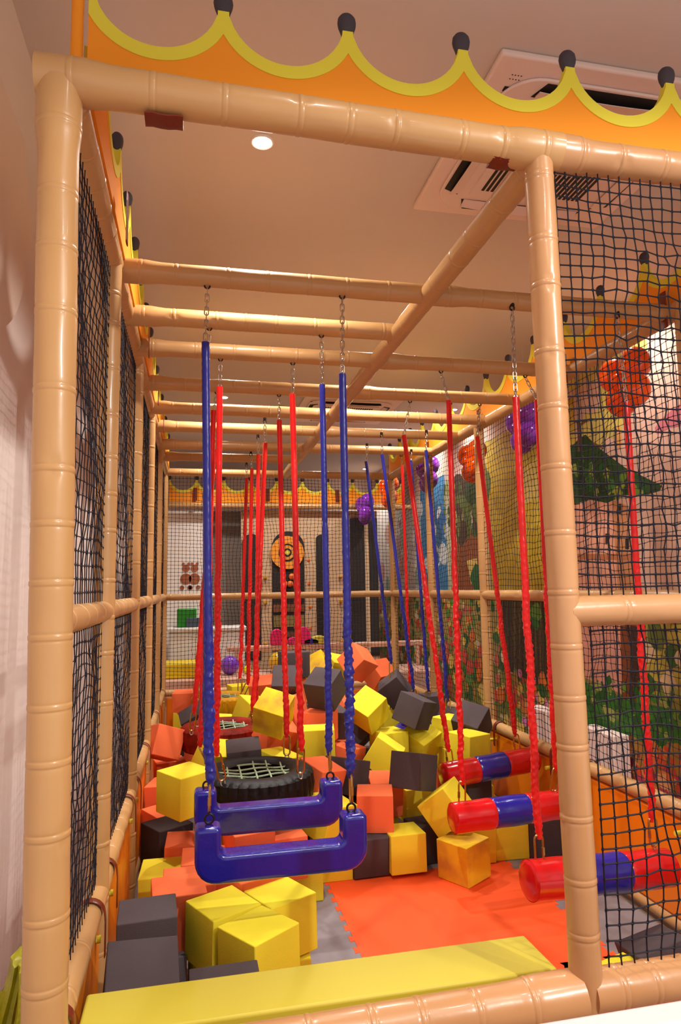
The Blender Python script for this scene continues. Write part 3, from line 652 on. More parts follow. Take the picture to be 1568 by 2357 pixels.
# ------------------------------------------------------------------ foam cubes
BD = [[1,"Y",[1.5049,3.8016,0.1125],[[0.507,0.034,0.861],[-0.862,0.03,0.506],[-0.009,-0.999,0.044]]],[2,"Y",[1.472,3.9547,0.3426],[[0.569,0.509,0.646],[-0.555,-0.343,0.758],[0.607,-0.79,0.088]]],[3,"O",[1.0596,4.0618,0.3369],[[0.968,0.01,0.252],[-0.252,0.035,0.967],[0.001,-0.999,0.036]]],[4,"G",[0.9956,4.0148,0.1228],[[0.999,0.005,-0.036],[0.036,0.086,0.996],[0.008,-0.996,0.086]]],[5,"Y",[1.2044,3.984,0.1263],[[1.0,0.002,-0.024],[0.024,-0.02,1.0],[0.001,-1.0,-0.02]]],[7,"Y",[1.6644,4.0348,0.1263],[[0.997,0.033,0.069],[-0.073,0.176,0.982],[0.021,-0.984,0.178]]],[8,"Y",[1.89,4.0709,0.107],[[0.999,0.048,0.0],[-0.048,0.999,0.0],[0.0,0.0,1.0]]],[9,"G",[2.1,4.06,0.107],[[1.0,0.0,0.0],[0.0,1.0,0.0],[0.0,0.0,1.0]]],[11,"G",[1.3343,4.1544,0.5081],[[0.656,-0.162,0.738],[-0.754,-0.195,0.627],[0.042,-0.967,-0.25]]],[12,"Y",[1.6735,5.0158,0.482],[[0.547,0.04,0.836],[-0.713,0.545,0.441],[-0.438,-0.838,0.327]]],[13,"Y",[1.8701,4.5655,0.5199],[[0.436,-0.037,0.899],[-0.899,0.013,0.437],[-0.028,-0.999,-0.028]]],[15,"G",[2.0,4.8007,0.6348],[[0.67,0.331,0.664],[-0.716,0.524,0.461],[-0.195,-0.784,0.589]]],[16,"G",[1.6061,4.9369,0.7255],[[0.616,-0.344,0.709],[-0.729,0.093,0.678],[-0.299,-0.934,-0.193]]],[17,"G",[1.7187,5.8174,0.7571],[[0.706,0.641,0.3],[-0.38,-0.014,0.925],[0.597,-0.767,0.234]]],[18,"O",[1.732,6.3637,0.8103],[[0.353,-0.233,0.906],[-0.658,0.626,0.417],[-0.665,-0.744,0.068]]],[19,"O",[1.3708,5.7468,1.0025],[[0.275,-0.612,0.741],[-0.719,0.381,0.581],[-0.638,-0.693,-0.336]]],[20,"Y",[1.2732,5.0111,0.736],[[0.569,0.284,0.771],[-0.729,0.608,0.314],[-0.38,-0.741,0.554]]],[21,"G",[1.2502,5.2367,0.5606],[[0.518,-0.632,0.576],[-0.468,0.355,0.81],[-0.716,-0.689,-0.112]]],[22,"Y",[1.3119,4.7537,0.4657],[[0.774,-0.511,0.372],[-0.328,0.179,0.928],[-0.541,-0.841,-0.029]]],[24,"Y",[0.8167,4.5828,0.6132],[[0.986,0.018,0.167],[-0.167,-0.01,0.986],[0.019,-1.0,-0.007]]],[25,"G",[0.947,4.3337,0.4601],[[0.719,-0.185,0.67],[-0.695,-0.193,0.692],[0.001,-0.964,-0.267]]],[26,"O",[1.2058,4.3827,0.3224],[[0.992,-0.02,0.127],[-0.123,0.139,0.983],[-0.037,-0.99,0.136]]],[31,"O",[1.8021,4.3351,0.107],[[0.995,-0.1,0.0],[0.1,0.995,0.0],[0.0,0.0,1.0]]],[32,"G",[0.7001,5.3096,0.9044],[[0.981,-0.163,0.103],[-0.19,-0.727,0.66],[-0.033,-0.667,-0.745]]],[33,"Y",[1.1019,6.1405,0.9145],[[0.104,0.556,0.825],[-0.717,0.616,-0.325],[-0.689,-0.558,0.463]]],[35,"G",[1.2603,6.3306,0.7368],[[0.421,-0.797,0.433],[-0.221,0.373,0.901],[-0.88,-0.475,-0.019]]],[36,"G",[0.9281,4.926,0.9177],[[0.796,0.251,0.551],[-0.602,0.427,0.675],[-0.066,-0.869,0.49]]],[38,"O",[0.6847,5.1067,0.732],[[0.243,-0.771,0.589],[-0.059,0.594,0.802],[-0.968,-0.23,0.099]]],[39,"Y",[0.5233,4.6325,0.817],[[0.877,0.015,0.48],[-0.401,0.574,0.714],[-0.265,-0.819,0.51]]],[40,"O",[0.6194,6.4216,0.7085],[[0.974,0.139,0.177],[-0.213,0.31,0.927],[0.074,-0.941,0.331]]],[41,"O",[0.6048,5.0771,0.4531],[[0.907,-0.023,0.42],[-0.347,0.523,0.779],[-0.237,-0.852,0.467]]],[47,"G",[0.3143,4.4524,0.5675],[[0.998,0.068,0.014],[-0.026,0.18,0.983],[0.064,-0.981,0.181]]],[48,"O",[-0.092,7.2382,0.5157],[[0.991,0.018,0.133],[-0.134,0.067,0.989],[0.009,-0.998,0.069]]],[49,"G",[0.0227,6.2325,0.5008],[[0.134,0.477,0.869],[-0.934,0.352,-0.05],[-0.33,-0.805,0.493]]],[50,"O",[-0.2126,5.2077,0.5468],[[0.441,-0.214,0.872],[-0.868,-0.347,0.354],[0.227,-0.913,-0.339]]],[51,"O",[-0.1698,5.4102,0.2749],[[0.179,0.036,0.983],[-0.983,-0.024,0.18],[0.03,-0.999,0.032]]],[52,"O",[-0.1731,4.7841,0.2847],[[0.961,0.067,0.27],[-0.271,0.017,0.962],[0.06,-0.998,0.034]]],[53,"O",[-0.1645,5.0585,0.1343],[[0.988,0.048,0.144],[-0.148,0.079,0.986],[0.036,-0.996,0.085]]],[54,"O",[-0.1783,4.5337,0.1765],[[0.668,-0.145,0.73],[-0.722,0.114,0.682],[-0.182,-0.983,-0.029]]],[55,"Y",[-0.0396,3.7759,0.5995],[[0.605,-0.009,0.796],[-0.794,0.056,0.605],[-0.05,-0.998,0.027]]],[56,"G",[-0.1418,4.1365,0.2274],[[0.534,-0.004,0.846],[-0.845,0.011,0.534],[-0.011,-1.0,0.003]]],[57,"O",[-0.0344,3.9073,0.2107],[[0.999,-0.021,0.038],[-0.036,0.054,0.998],[-0.023,-0.998,0.053]]],[58,"O",[0.0545,3.5838,0.2346],[[1.0,-0.009,0.023],[-0.023,0.037,0.999],[-0.01,-0.999,0.037]]],[59,"O",[-0.0182,3.2166,0.2851],[[1.0,-0.001,-0.021],[0.021,0.024,1.0],[-0.0,-1.0,0.024]]],[60,"O",[0.2392,3.0452,0.3476],[[0.435,-0.038,0.899],[-0.9,-0.02,0.435],[0.001,-0.999,-0.043]]],[61,"Y",[-0.1456,3.7069,0.1517],[[0.999,0.015,0.051],[-0.052,0.077,0.996],[0.011,-0.997,0.077]]],[62,"G",[-0.162,2.7829,0.3524],[[0.999,0.002,-0.055],[0.055,-0.02,0.998],[0.0,-1.0,-0.02]]],[63,"G",[-0.1518,2.279,0.4236],[[0.993,0.062,-0.098],[0.093,-0.93,0.356],[-0.069,-0.363,-0.929]]],[64,"G",[-0.1337,2.899,0.1264],[[0.991,0.028,-0.134],[0.136,-0.202,0.97],[0.0,-0.979,-0.204]]],[66,"Y",[0.118,2.8181,0.3308],[[0.484,-0.015,0.875],[-0.875,0.022,0.484],[-0.026,-1.0,-0.002]]],[67,"Y",[0.24,2.6295,0.3205],[[0.572,0.019,0.82],[-0.82,0.012,0.572],[0.001,-1.0,0.023]]],[68,"Y",[0.3466,2.8657,0.3255],[[0.442,0.017,0.897],[-0.897,-0.009,0.443],[0.015,-1.0,0.011]]],[79,"G",[1.7823,2.487,0.151],[[-0.147,0.236,0.96],[-0.967,-0.241,-0.089],[0.21,-0.941,0.264]]]]
FS = .212
def cube_mesh(name, m_, seed):
    bm = bmesh.new(); bmesh.ops.create_cube(bm, size=FS)
    bmesh.ops.bevel(bm, geom=list(bm.edges) + list(bm.verts), offset=.0055, segments=3, affect='EDGES', profile=.6)
    me = bpy.data.meshes.new(name); bm.to_mesh(me); bm.free(); me.materials.append(m_)
    me.polygons.foreach_set('use_smooth', [True] * len(me.polygons))
    try: me.set_sharp_from_angle(angle=math.radians(50))
    except Exception: pass
    o = bpy.data.objects.new(name, me); return o
PROTO = {'Y': cube_mesh('foam_cube', FY, 1), 'O': cube_mesh('foam_cube', FO, 2), 'G': cube_mesh('foam_cube', FG, 3), 'D': cube_mesh('foam_cube', FYD, 4)}
CN = {'Y': 'yellow', 'O': 'orange', 'G': 'charcoal grey', 'D': 'yellow'}
LB = {1: 'soiled yellow foam cube standing alone on the orange mat', 2: 'yellow foam cube leaning on one edge above the lone mat cube', 3: 'upright orange foam cube beside the right end of the front blue bar',
4: 'dark grey foam cube on the floor under the upright orange cube', 5: 'yellow foam cube on the mat, right of the dark grey floor cube', 7: 'yellow foam cube on the floor directly behind the lone mat cube', 8: 'yellow foam cube on the floor under the middle roller swing',
9: 'dark foam cube on the floor between the yellow floor cube and the front post', 11: 'grey foam cube turned with flat face forward, left of the rollers', 12: 'bright yellow foam cube with diamond-shaped top, centre right of the pile',
13: 'yellow foam cube beside the right barrier, behind the farthest roller', 15: 'grey foam cube tipped up against the right barrier, top of the right slope', 16: 'grey foam cube tilted behind the bright diamond-topped yellow cube', 17: 'grey foam cube standing on a corner below the topmost orange pair',
18: 'orange foam cube at the right of the two topping the pile', 19: 'orange foam cube at the left of the two topping the pile', 20: 'yellow foam cube tipped forward just below the orange crest', 21: 'grey foam cube on its corner behind the long right blue strap',
22: 'yellow foam cube leaning left of the diamond-topped yellow cube', 24: 'yellow foam cube with flat front face between the red and blue straps', 25: 'purplish grey foam cube behind the horn of the second blue bar', 26: 'orange foam cube wedged behind the upright orange cube', 31: 'orange foam cube below the farthest roller swing',
32: 'grey foam cube at the far left of the crest, beside the stained yellow one', 33: 'brown-stained yellow foam cube at the crest of the pile', 35: 'grey foam cube sloping under the stained yellow crest cube', 36: 'grey foam cube with small white nick, middle of the upper pile', 38: 'orange foam cube tilted behind the straps right of the soiled yellow cube',
39: 'big-looking soiled yellow foam cube above the black tyre', 40: 'orange foam cube far back behind the soiled yellow cube', 41: 'orange foam cube under the soiled yellow cube, behind the black tyre', 47: 'grey foam cube between the red-brown tyre and the black tyre', 48: 'orange foam cube in the far left corner by the end rail',
49: 'grey foam cube tilted behind the red-brown tyre', 50: 'orange foam cube leaning on the left side by the red-brown tyre', 51: 'orange foam cube beneath the leaning one at the left side', 52: 'orange foam cube at the left barrier, level with the black tyre', 53: 'orange foam cube with pale top peeking below its neighbour at the left barrier',
54: 'orange foam cube lying cornerwise above the big dark cube on the left', 55: 'yellow foam cube standing left of the black tyre', 56: 'dark grey foam cube at the left, under the yellow one by the tyre', 57: 'orange foam cube in front of the dark grey cube on the left', 58: 'orange foam cube directly behind the left end of the front blue bar',
59: 'orange foam cube below the left end of the front blue bar, swing shadow on top', 60: 'orange foam cube under the middle of the front blue bar', 61: 'small-looking yellow foam cube low at the left barrier behind the greys', 62: 'grey foam cube with flat speckled top at the front left', 63: 'large-looking speckled grey foam cube nearest the left front corner',
64: 'grey foam cube low between the front grey and front yellow cubes', 65: 'dark grey foam cube just behind the yellow barrier top', 66: 'yellow foam cube, left one of the three front yellows', 67: 'yellow foam cube, nearest of the three front yellows', 68: 'yellow foam cube, right one of the three front yellows with orange-lit side',
79: 'grey foam cube behind the front right net near the bottom rail'}
def place(col, c, R=None, label='', rot=None):
    o = PROTO[col].copy(); COL.objects.link(o)
    if R is not None:
        M_ = Matrix([[R[i][j] for j in range(3)] + [c[i]] for i in range(3)] + [[0, 0, 0, 1]]); o.matrix_world = M_
    else: o.location = c; o.rotation_euler = rot or (0, 0, 0)
    return tag(o, label, 'foam cube', 'foam pit cubes')
for n, col, c, R in BD:
    if n in (1, 33, 39): col = 'D'
    place(col, c, R, LB[n])
XT = [["G", [1.403, 4.134, 0.107], 0, 10, "dark foam cube in the gap right of the yellow floor cube"],
["G", [1.785, 4.377, 0.312], 0, 20, "grey foam cube glimpsed between the leaning yellow cube and orange cube under the rollers"],
["Y", [1.45, 4.5, 0.22], 0, 5, "yellow foam cube deep below the flat-faced grey cube"],
["Y", [1.926, 5.035, 0.542], 0, 30, "yellow foam cube peeking between the diamond-topped cube and the barrier"],
["Y", [1.419, 4.989, 0.481], 0, 15, "yellow foam cube shaded under the tilted grey one"],
["G", [2.14, 6.0, 0.56], 0, 8, "dark grey foam cube by the right barrier below the blue straps"],
["G", [2.043, 5.277, 0.538], 20, 35, "grey foam cube behind the straps, left of the tipped grey cube at the barrier"],
["Y", [1.341, 6.566, 0.867], 25, 20, "yellow foam cube glimpsed left of the orange crest pair"],
["G", [1.004, 5.154, 0.646], 15, 25, "grey foam cube behind the long strap of the second swing"],
["G", [0.82, 5.75, 1.01], 0, 12, "grey foam cube topmost at the far left of the crest"],
["Y", [0.547, 4.585, 0.467], 10, 40, "yellow foam cube behind the rim of the black tyre"],
["Y", [0.47, 5.75, 0.63], 20, 30, "yellow foam cube by the far straps left of the soiled cube"],
["Y", [0.26, 6.0, 0.45], 20, 38, "yellow foam cube between the yellow and the red-brown tyres"],
["Y", [0.142, 4.678, 0.519], 25, 28, "yellow foam cube tipped between the red-brown and black tyres"],
["Y", [0.574, 3.826, 0.107], 0, 0, "yellow foam cube on the floor under the front blue bar"],
["Y", [0.784, 4.036, 0.107], 0, 0, "yellow foam cube on the floor behind the right end of the front blue bar"],
["G", [0.505, 4.039, 0.108], 0, 6, "dark foam cube seen through the slot between the blue bars"],
["Y", [0.768, 4.005, 0.327], 12, 32, "yellow foam cube behind the horn of the front blue bar"],
["O", [0.75, 4.208, 0.477], 15, 35, "orange foam cube right of the black tyre"],
["O", [0.793, 4.624, 0.388], 0, 15, "orange foam cube behind the right edge of the black tyre"],
["O", [1.08, 5.0, 0.399], 10, 42, "orange foam cube in the hollow below the cornerwise grey cube"],
["O", [1.26, 5.75, 0.62], 30, 20, "orange foam cube in the hollow beneath the crest"],
["O", [0.28, 3.635, 0.33], 0, 14, "orange foam cube seen under the left of the front blue bar"],
["O", [0.471, 3.758, 0.25], 0, 8, "orange foam cube seen under the middle of the second blue bar"],
["Y", [0.52, 4.4, 0.16], 0, 12, "yellow foam cube in the shade beneath the black tyre"],
["O", [0.568, 4.888, 0.626], 30, 30, "orange foam cube among the straps above the black tyre"],
["O", [-0.054, 3.0, 0.338], 0, 5, "orange foam cube low between the front grey and yellow cubes"],
["Y", [0.46, 7.2, 0.56], 0, 12, "yellow foam cube at the far end behind the yellow tyre"]]
for col, c, rx, rz, lab in XT:
    place(col, c, None, lab, (math.radians(rx), math.radians(rx * .5), math.radians(rz)))
place('Y', (1.575, 2.395, .108), None, 'yellow foam cube by the foot of the front right net', (0, 0, .3))
place('G', (.10, 2.195, .365), None, LB[65], (.05, 0, .02))
place('G', (.11, 2.20, .147), None, 'charcoal cube beneath the dark grey one just behind the yellow barrier top', (0, 0, .1))
# cubes under the heap that carry it
for col, c, yaw, lab in [["O", [0.246, 2.65, 0.108], 0.01, "orange cube beneath the yellow cube, nearest of the three front yellows"],
["Y", [1.17, 4.44, 0.108], 0.09, "yellow cube beneath the orange cube wedged behind the upright orange cube"],
["Y", [0.354, 2.877, 0.108], -0.05, "yellow cube beneath the yellow cube, right one of the three front yellows with orange-lit side"],
["G", [0.269, 3.638, 0.108], 0.13, "dark cube beneath the orange cube seen under the left of the front blue bar"],
["Y", [0.111, 2.849, 0.108], 0.19, "yellow cube beneath the yellow cube, left one of the three front yellows"],
["G", [0.274, 3.093, 0.108], 0.14, "dark cube beneath the orange cube under the middle of the front blue bar"],
["G", [0.803, 4.621, 0.174], -0.02, "dark cube beneath the orange cube behind the right edge of the black tyre"],
["O", [1.072, 5.009, 0.159], 0.02, "orange cube beneath the orange cube in the hollow below the cornerwise grey cube"],
["G", [-0.157, 2.302, 0.171], -0.02, "dark cube beneath the large-looking speckled grey cube nearest the left front corner"],
["G", [0.242, 6.009, 0.19], -0.02, "dark cube beneath the yellow cube between the yellow and the red-brown tyres"],
["Y", [0.586, 5.098, 0.18], 0.05, "yellow cube beneath the orange cube under the soiled yellow cube, behind the black tyre"],
["G", [0.963, 4.345, 0.221], -0.02, "dark cube beneath the purplish grey cube behind the horn of the second blue bar"],
["Y", [1.325, 4.764, 0.208], 0.01, "yellow cube beneath the yellow cube leaning left of the diamond-topped yellow cube"],
["Y", [0.55, 4.631, 0.227], 0.24, "yellow cube beneath the yellow cube behind the rim of the black tyre"],
["G", [1.412, 4.993, 0.267], 0.03, "dark cube beneath the yellow cube shaded under the tilted grey one"],
["O", [1.658, 5.019, 0.204], 0.02, "orange cube beneath the bright yellow cube with diamond-shaped top, centre right of the pile"],
["O", [0.031, 6.243, 0.22], 0.0, "orange cube beneath the grey cube tilted behind the red-brown tyre"],
["Y", [-0.098, 7.256, 0.319], 0.05, "yellow cube beneath the orange cube in the far left corner by the end rail"],
["G", [0.147, 4.696, 0.25], 0.0, "dark cube beneath the yellow cube tipped between the red-brown and black tyres"],
["O", [1.898, 4.618, 0.3], 0.05, "orange cube beneath the yellow cube beside the right barrier, behind the farthest roller"],
["Y", [2.05, 5.283, 0.278], -0.02, "yellow cube beneath the grey cube behind the straps"],
["Y", [1.942, 5.028, 0.328], -0.07, "yellow cube beneath the yellow cube peeking between the diamond-topped cube and the barrier"],
["O", [1.935, 5.052, 0.108], 0.01, "orange cube two beneath the yellow cube peeking between the diamond-topped cube and the barrier"],
["O", [2.116, 6.004, 0.346], -0.05, "orange cube beneath the dark grey cube by the right barrier below the blue straps"],
["G", [2.116, 6.011, 0.108], -0.04, "dark cube two beneath the dark grey cube by the right barrier below the blue straps"],
["Y", [0.464, 7.212, 0.346], -0.01, "yellow cube beneath the yellow cube at the far end behind the yellow tyre"],
["Y", [0.465, 7.206, 0.108], 0.03, "yellow cube two beneath the yellow cube at the far end behind the yellow tyre"],
["G", [1.259, 5.255, 0.292], -0.04, "dark cube beneath the grey cube on its corner behind the long right blue strap"],
["G", [0.29, 4.471, 0.329], -0.01, "dark cube beneath the grey cube between the red-brown tyre and the black tyre"],
["Y", [0.291, 4.467, 0.108], 0.11, "yellow cube two beneath the grey cube between the red-brown tyre and the black tyre"],
["O", [1.276, 5.752, 0.345], -0.04, "orange cube beneath the orange cube in the hollow beneath the crest"],
["Y", [1.249, 5.757, 0.108], -0.01, "yellow cube two beneath the orange cube in the hollow beneath the crest"],
["G", [0.559, 4.888, 0.108], -0.01, "dark cube two beneath the orange cube among the straps above the black tyre"],
["G", [0.463, 5.747, 0.37], 0.01, "dark cube beneath the yellow cube by the far straps left of the soiled cube"],
["G", [0.481, 5.764, 0.108], -0.02, "dark cube two beneath the yellow cube by the far straps left of the soiled cube"],
["Y", [2.024, 4.824, 0.108], -0.18, "yellow cube two beneath the grey cube tipped up against the right barrier"],
["G", [0.947, 5.216, 0.395], 0.36, "dark cube beneath the grey cube behind the long strap of the second swing"],
["O", [1.012, 5.214, 0.181], 0.03, "orange cube two beneath the grey cube behind the long strap of the second swing"],
["Y", [0.63, 6.436, 0.458], -0.01, "yellow cube beneath the orange cube far back behind the soiled yellow cube"],
["O", [0.601, 6.42, 0.244], 0.03, "orange cube two beneath the orange cube far back behind the soiled yellow cube"],
["Y", [1.243, 6.326, 0.483], -0.03, "yellow cube beneath the grey cube sloping under the stained yellow crest cube"],
["O", [1.248, 6.331, 0.269], 0.04, "orange cube two beneath the grey cube sloping under the stained yellow crest cube"],
["Y", [1.679, 5.886, 0.48], 0.22, "yellow cube beneath the grey cube standing on a corner below the topmost orange pair"],
["G", [1.707, 5.823, 0.266], -0.04, "dark cube two beneath the grey cube standing on a corner below the topmost orange pair"],
["Y", [1.721, 6.376, 0.546], 0.02, "yellow cube beneath the orange cube at the right of the two topping the pile"],
["G", [1.746, 6.375, 0.332], 0.03, "dark cube two beneath the orange cube at the right of the two topping the pile"],
["G", [1.75, 6.369, 0.108], -0.03, "dark cube three beneath the orange cube at the right of the two topping the pile"],
["G", [1.343, 6.566, 0.598], 0.04, "dark cube beneath the yellow cube glimpsed left of the orange crest pair"],
["Y", [1.353, 6.588, 0.384], 0.02, "yellow cube two beneath the yellow cube glimpsed left of the orange crest pair"],
["O", [1.346, 6.58, 0.17], -0.0, "orange cube three beneath the yellow cube glimpsed left of the orange crest pair"],
["Y", [0.729, 5.345, 0.643], -0.22, "yellow cube beneath the grey cube at the far left of the crest"],
["Y", [0.709, 5.335, 0.429], -0.18, "yellow cube two beneath the grey cube at the far left of the crest"],
["O", [0.704, 5.327, 0.215], 0.02, "orange cube three beneath the grey cube at the far left of the crest"],
["Y", [1.031, 6.126, 0.625], 0.08, "yellow cube beneath the brown-stained yellow cube at the crest of the pile"],
["O", [1.059, 6.136, 0.411], -0.26, "orange cube two beneath the brown-stained yellow cube at the crest of the pile"],
["Y", [1.048, 6.195, 0.197], 0.3, "yellow cube three beneath the brown-stained yellow cube at the crest of the pile"],
["O", [0.889, 4.925, 0.659], -0.48, "orange cube beneath the grey cube with small white nick, middle of the upper pile"],
["O", [0.803, 5.772, 0.796], 0.04, "orange cube beneath the grey cube topmost at the far left of the crest"],
["G", [0.836, 5.759, 0.582], 0.02, "dark cube two beneath the grey cube topmost at the far left of the crest"],
["Y", [0.803, 5.766, 0.368], 0.05, "yellow cube three beneath the grey cube topmost at the far left of the crest"],
["Y", [0.829, 5.767, 0.108], -0.02, "yellow cube four beneath the grey cube topmost at the far left of the crest"],
["G", [-0.098, 7.256, 0.107], 0.05, "dark cube two beneath the orange cube in the far left corner"]]:
    place(col, c, None, lab, (0, 0, yaw))

# ------------------------------------------------------------------ balloon flowers along the right wall
def flower(px, py, col, label, x=2.72, r=.085, only=None):
    c = hit(px, py, x=x); e = empty('balloon_cluster', tuple(c), label, 'balloons', 'balloon clusters')
    m_ = {'o': BAO, 'p': BAP}[col]
    for k in range(4):
        a = math.radians(38 + 90 * k); o = MB(); q = (c[0] + .03 * (k % 2), c[1] + r * 1.0 * math.cos(a), c[2] + r * 1.0 * math.sin(a))
        o.ball(q, r * .9, 20, sc=(.9, 1, 1.04)); o.build('balloon', m_, e)
    o = MB(); o.ball((c[0] - .05, c[1], c[2]), r * .45, 14); o.build('balloon', m_, e)
    o = MB(); o.sweep([(c[0] + .03, c[1], c[2] + r), (c[0] + .03, c[1], CEIL)], .0012, 5); o.build('thread', WHT, e)
BAO = mat('orange_balloon', (255, 92, 4), .12, coat=.6); BAP = mat('purple_balloon', (128, 48, 176), .12, coat=.6)
flower(1437, 880, 'o', 'orange balloon cluster nearest, seen through the front right net', r=.122)
flower(1203, 985, 'p', 'purple balloon cluster behind the front post', r=.122)
flower(1085, 1062, 'o', 'orange balloon cluster second from the front, above the painted tree', r=.122)
flower(982, 1092, 'p', 'purple balloon cluster among the far blue straps', r=.125)
flower(893, 1132, 'o', 'orange balloon cluster near the far right corner post', x=2.55, r=.125)
flower(838, 1172, 'p', 'purple balloon cluster farthest, beyond the rear net', x=2.35, r=.125)

# ------------------------------------------------------------------ painted garden mural on the right wall (a flat painting)
MUR = {}
def mc(r, g, b):
    k = (r, g, b)
    if k not in MUR: MUR[k] = mat('mural_paint', (r, g, b), .7, var=.22, vscale=9, det=4)
    return MUR[k]
class Mural:
    def __init__(s): s.mb = MB(); s.ms = []; s.h = 0
    def idx(s, c):
        m_ = mc(*c)
        if m_ not in s.ms: s.ms.append(m_)
        return s.ms.index(m_)
    def poly(s, pts, c, world=False):
        P = pts if world else [tuple(hit(a, b, x=3.2)[1:]) for a, b in pts]
        s.h += 1; h = .0006 + s.h * .000010
        n = len(P); s.mb.add([(3.2 - h, a, b) for a, b in P], [tuple(range(n))], s.idx(c))
    def blob(s, y, z, r, c, n=9, rough=.25, sy=1, rs=random):
        s.poly([(y + sy * r * (1 + rs.uniform(-rough, rough)) * math.cos(t), z + r * (1 + rs.uniform(-rough, rough)) * math.sin(t)) for t in np.linspace(0, 2 * math.pi, n, endpoint=False)], c, True)
u = Mural(); rnd = random.Random(3); 
# big colour fields, y runs to the back
def zone(y0, y1, z0, z1, c): u.poly([(y0, z0), (y1, z0), (y1, z1), (y0, z1)], c, True)
zone(5.15, 7.0, .6, 3.25, (206, 172, 44))      # mustard tree field
for k in range(26): u.blob(rnd.uniform(5.2, 6.9), rnd.uniform(1.2, 3.2), rnd.uniform(.06, .2), rnd.choice([(220, 190, 60), (190, 160, 40), (212, 184, 96)]), rs=rnd)
zone(7.0, 8.3, .6, 3.0, (196, 196, 160))
zone(8.3, 9.3, .6, 3.1, (60, 130, 180))
for k in range(14): u.blob(rnd.uniform(8.3, 9.3), rnd.uniform(1.1, 2.9), rnd.uniform(.08, .2), rnd.choice([(210, 220, 225), (44, 110, 170), (120, 180, 200)]), rs=rnd)
zone(9.3, 11.9, .6, 3.0, (212, 200, 190))
for k in range(40): u.blob(rnd.uniform(9.3, 11.8), rnd.uniform(1.0, 2.9), rnd.uniform(.06, .2), rnd.choice([(190, 120, 130), (236, 228, 214), (150, 170, 150), (200, 150, 140)]), rs=rnd)
# tree with dark canopy and brown trunk
u.poly([(1053, 1215), (1106, 1222), (1110, 1362), (1048, 1362)], (150, 84, 40))
for k in range(26): u.blob(hit(1080, 1150, x=3.2)[1] + rnd.uniform(-.5, .5), 2.55 + rnd.uniform(-.28, .33), rnd.uniform(.1, .2), rnd.choice([(70, 92, 36), (52, 74, 34), (96, 110, 50), (80, 60, 40)]), rs=rnd)
u.poly([(1075, 1290), (1098, 1285), (1106, 1330), (1085, 1345)], (226, 196, 110)); u.blob(hit(1098, 1330, x=3.2)[1], hit(1098, 1330, x=3.2)[2], .17, (36, 104, 44), rs=rnd)
for k in range(30): u.blob(rnd.uniform(7.7, 8.4), rnd.uniform(2.3, 2.95), rnd.uniform(.03, .09), rnd.choice([(110, 120, 50), (160, 160, 90), (60, 90, 40)]), sy=.5, rs=rnd)
# low garden: grass base, dark stump, many flowers
zone(4.6, 11.9, -.02, 1.42, (128, 132, 48))
zone(6.6, 11.9, .9, 1.5, (170, 150, 80))
FLC = [(206, 52, 40), (226, 120, 40), (60, 120, 46), (90, 150, 60), (232, 200, 90), (206, 110, 90), (44, 96, 40), (228, 214, 170), (170, 130, 50), (214, 80, 60)]
for k in range(620): 
    y = rnd.uniform(6.3, 11.9); z = rnd.uniform(.1, 1.5); u.blob(y, z, rnd.uniform(.02, .08) * (1.3 if z < .8 else 1), rnd.choice(FLC), n=7, rs=rnd)
u.poly([(1152, 1378), (1252, 1372), (1262, 1560), (1240, 1575), (1165, 1540), (1150, 1450)], (70, 54, 28))
for k in range(8): x0 = 1160 + k * 12; u.poly([(x0, 1385), (x0 + 4, 1385), (x0 + 5, 1540), (x0 + 1, 1540)], rnd.choice([(104, 84, 40), (46, 36, 22)]))
for k in range(14): u.blob(rnd.uniform(5.25, 6.2), rnd.uniform(1.15, 1.5), rnd.uniform(.05, .12), rnd.choice([(60, 130, 50), (110, 160, 60), (40, 90, 40)]), rs=rnd)
for k in range(60): u.blob(rnd.uniform(5.2, 6.5), rnd.uniform(.15, .8), rnd.uniform(.03, .09), rnd.choice(FLC + [(222, 120, 180), (222, 130, 190)]), rs=rnd)
# right part: house with leaf roof, door, lawn, flowers
zone(2.6, 5.15, 1.3, 3.6, (222, 184, 164))
for k in range(10): u.blob(rnd.uniform(4.3, 5.2), rnd.uniform(2.7, 3.5), rnd.uniform(.1, .22), (214, 196, 100), rs=rnd)
u.poly([(1310, 1165), (1412, 1150), (1428, 1360), (1300, 1365)], (232, 166, 138)); u.poly([(1412, 1150), (1448, 1165), (1462, 1360), (1425, 1360)], (206, 140, 92))
u.poly([(1290, 1275), (1475, 1275), (1472, 1290), (1290, 1288)], (188, 116, 74))
for a, b in ((1424, 1160), (1396, 1228), (1442, 1240)): u.poly([(a, b), (a + 9, b), (a + 9, b + 24), (a, b + 24)], (44, 30, 24))
u.poly([(1275, 1140), (1290, 1060), (1330, 1015), (1350, 1000), (1380, 1030), (1440, 1075), (1490, 1100), (1527, 1118), (1522, 1130), (1490, 1140), (1440, 1140), (1400, 1158), (1360, 1150), (1320, 1162)], (34, 74, 26))
rf = [hit(a, b, x=3.2) for a, b in ((1300, 1120), (1340, 1050), (1400, 1100), (1460, 1125))]
for k in range(70):
    f_ = rnd.random(); px = 1290 + 190 * f_; py = rnd.uniform(1035 + 75 * f_, 1135); p = hit(px, py, x=3.2); u.blob(p[1], p[2], rnd.uniform(.02, .06), rnd.choice([(26, 92, 32), (60, 120, 40), (104, 140, 44), (24, 56, 24), (150, 160, 60)]), rs=rnd)
for (a, b), (c_, d_) in (((1338, 1040), (1336, 975)), ((1336, 975), (1330, 970)), ((1336, 980), (1352, 968)), ((1370, 1020), (1388, 1032))): u.poly([(a - 5, b), (a + 5, b), (c_ + 5, d_), (c_ - 5, d_)], (128, 84, 44))
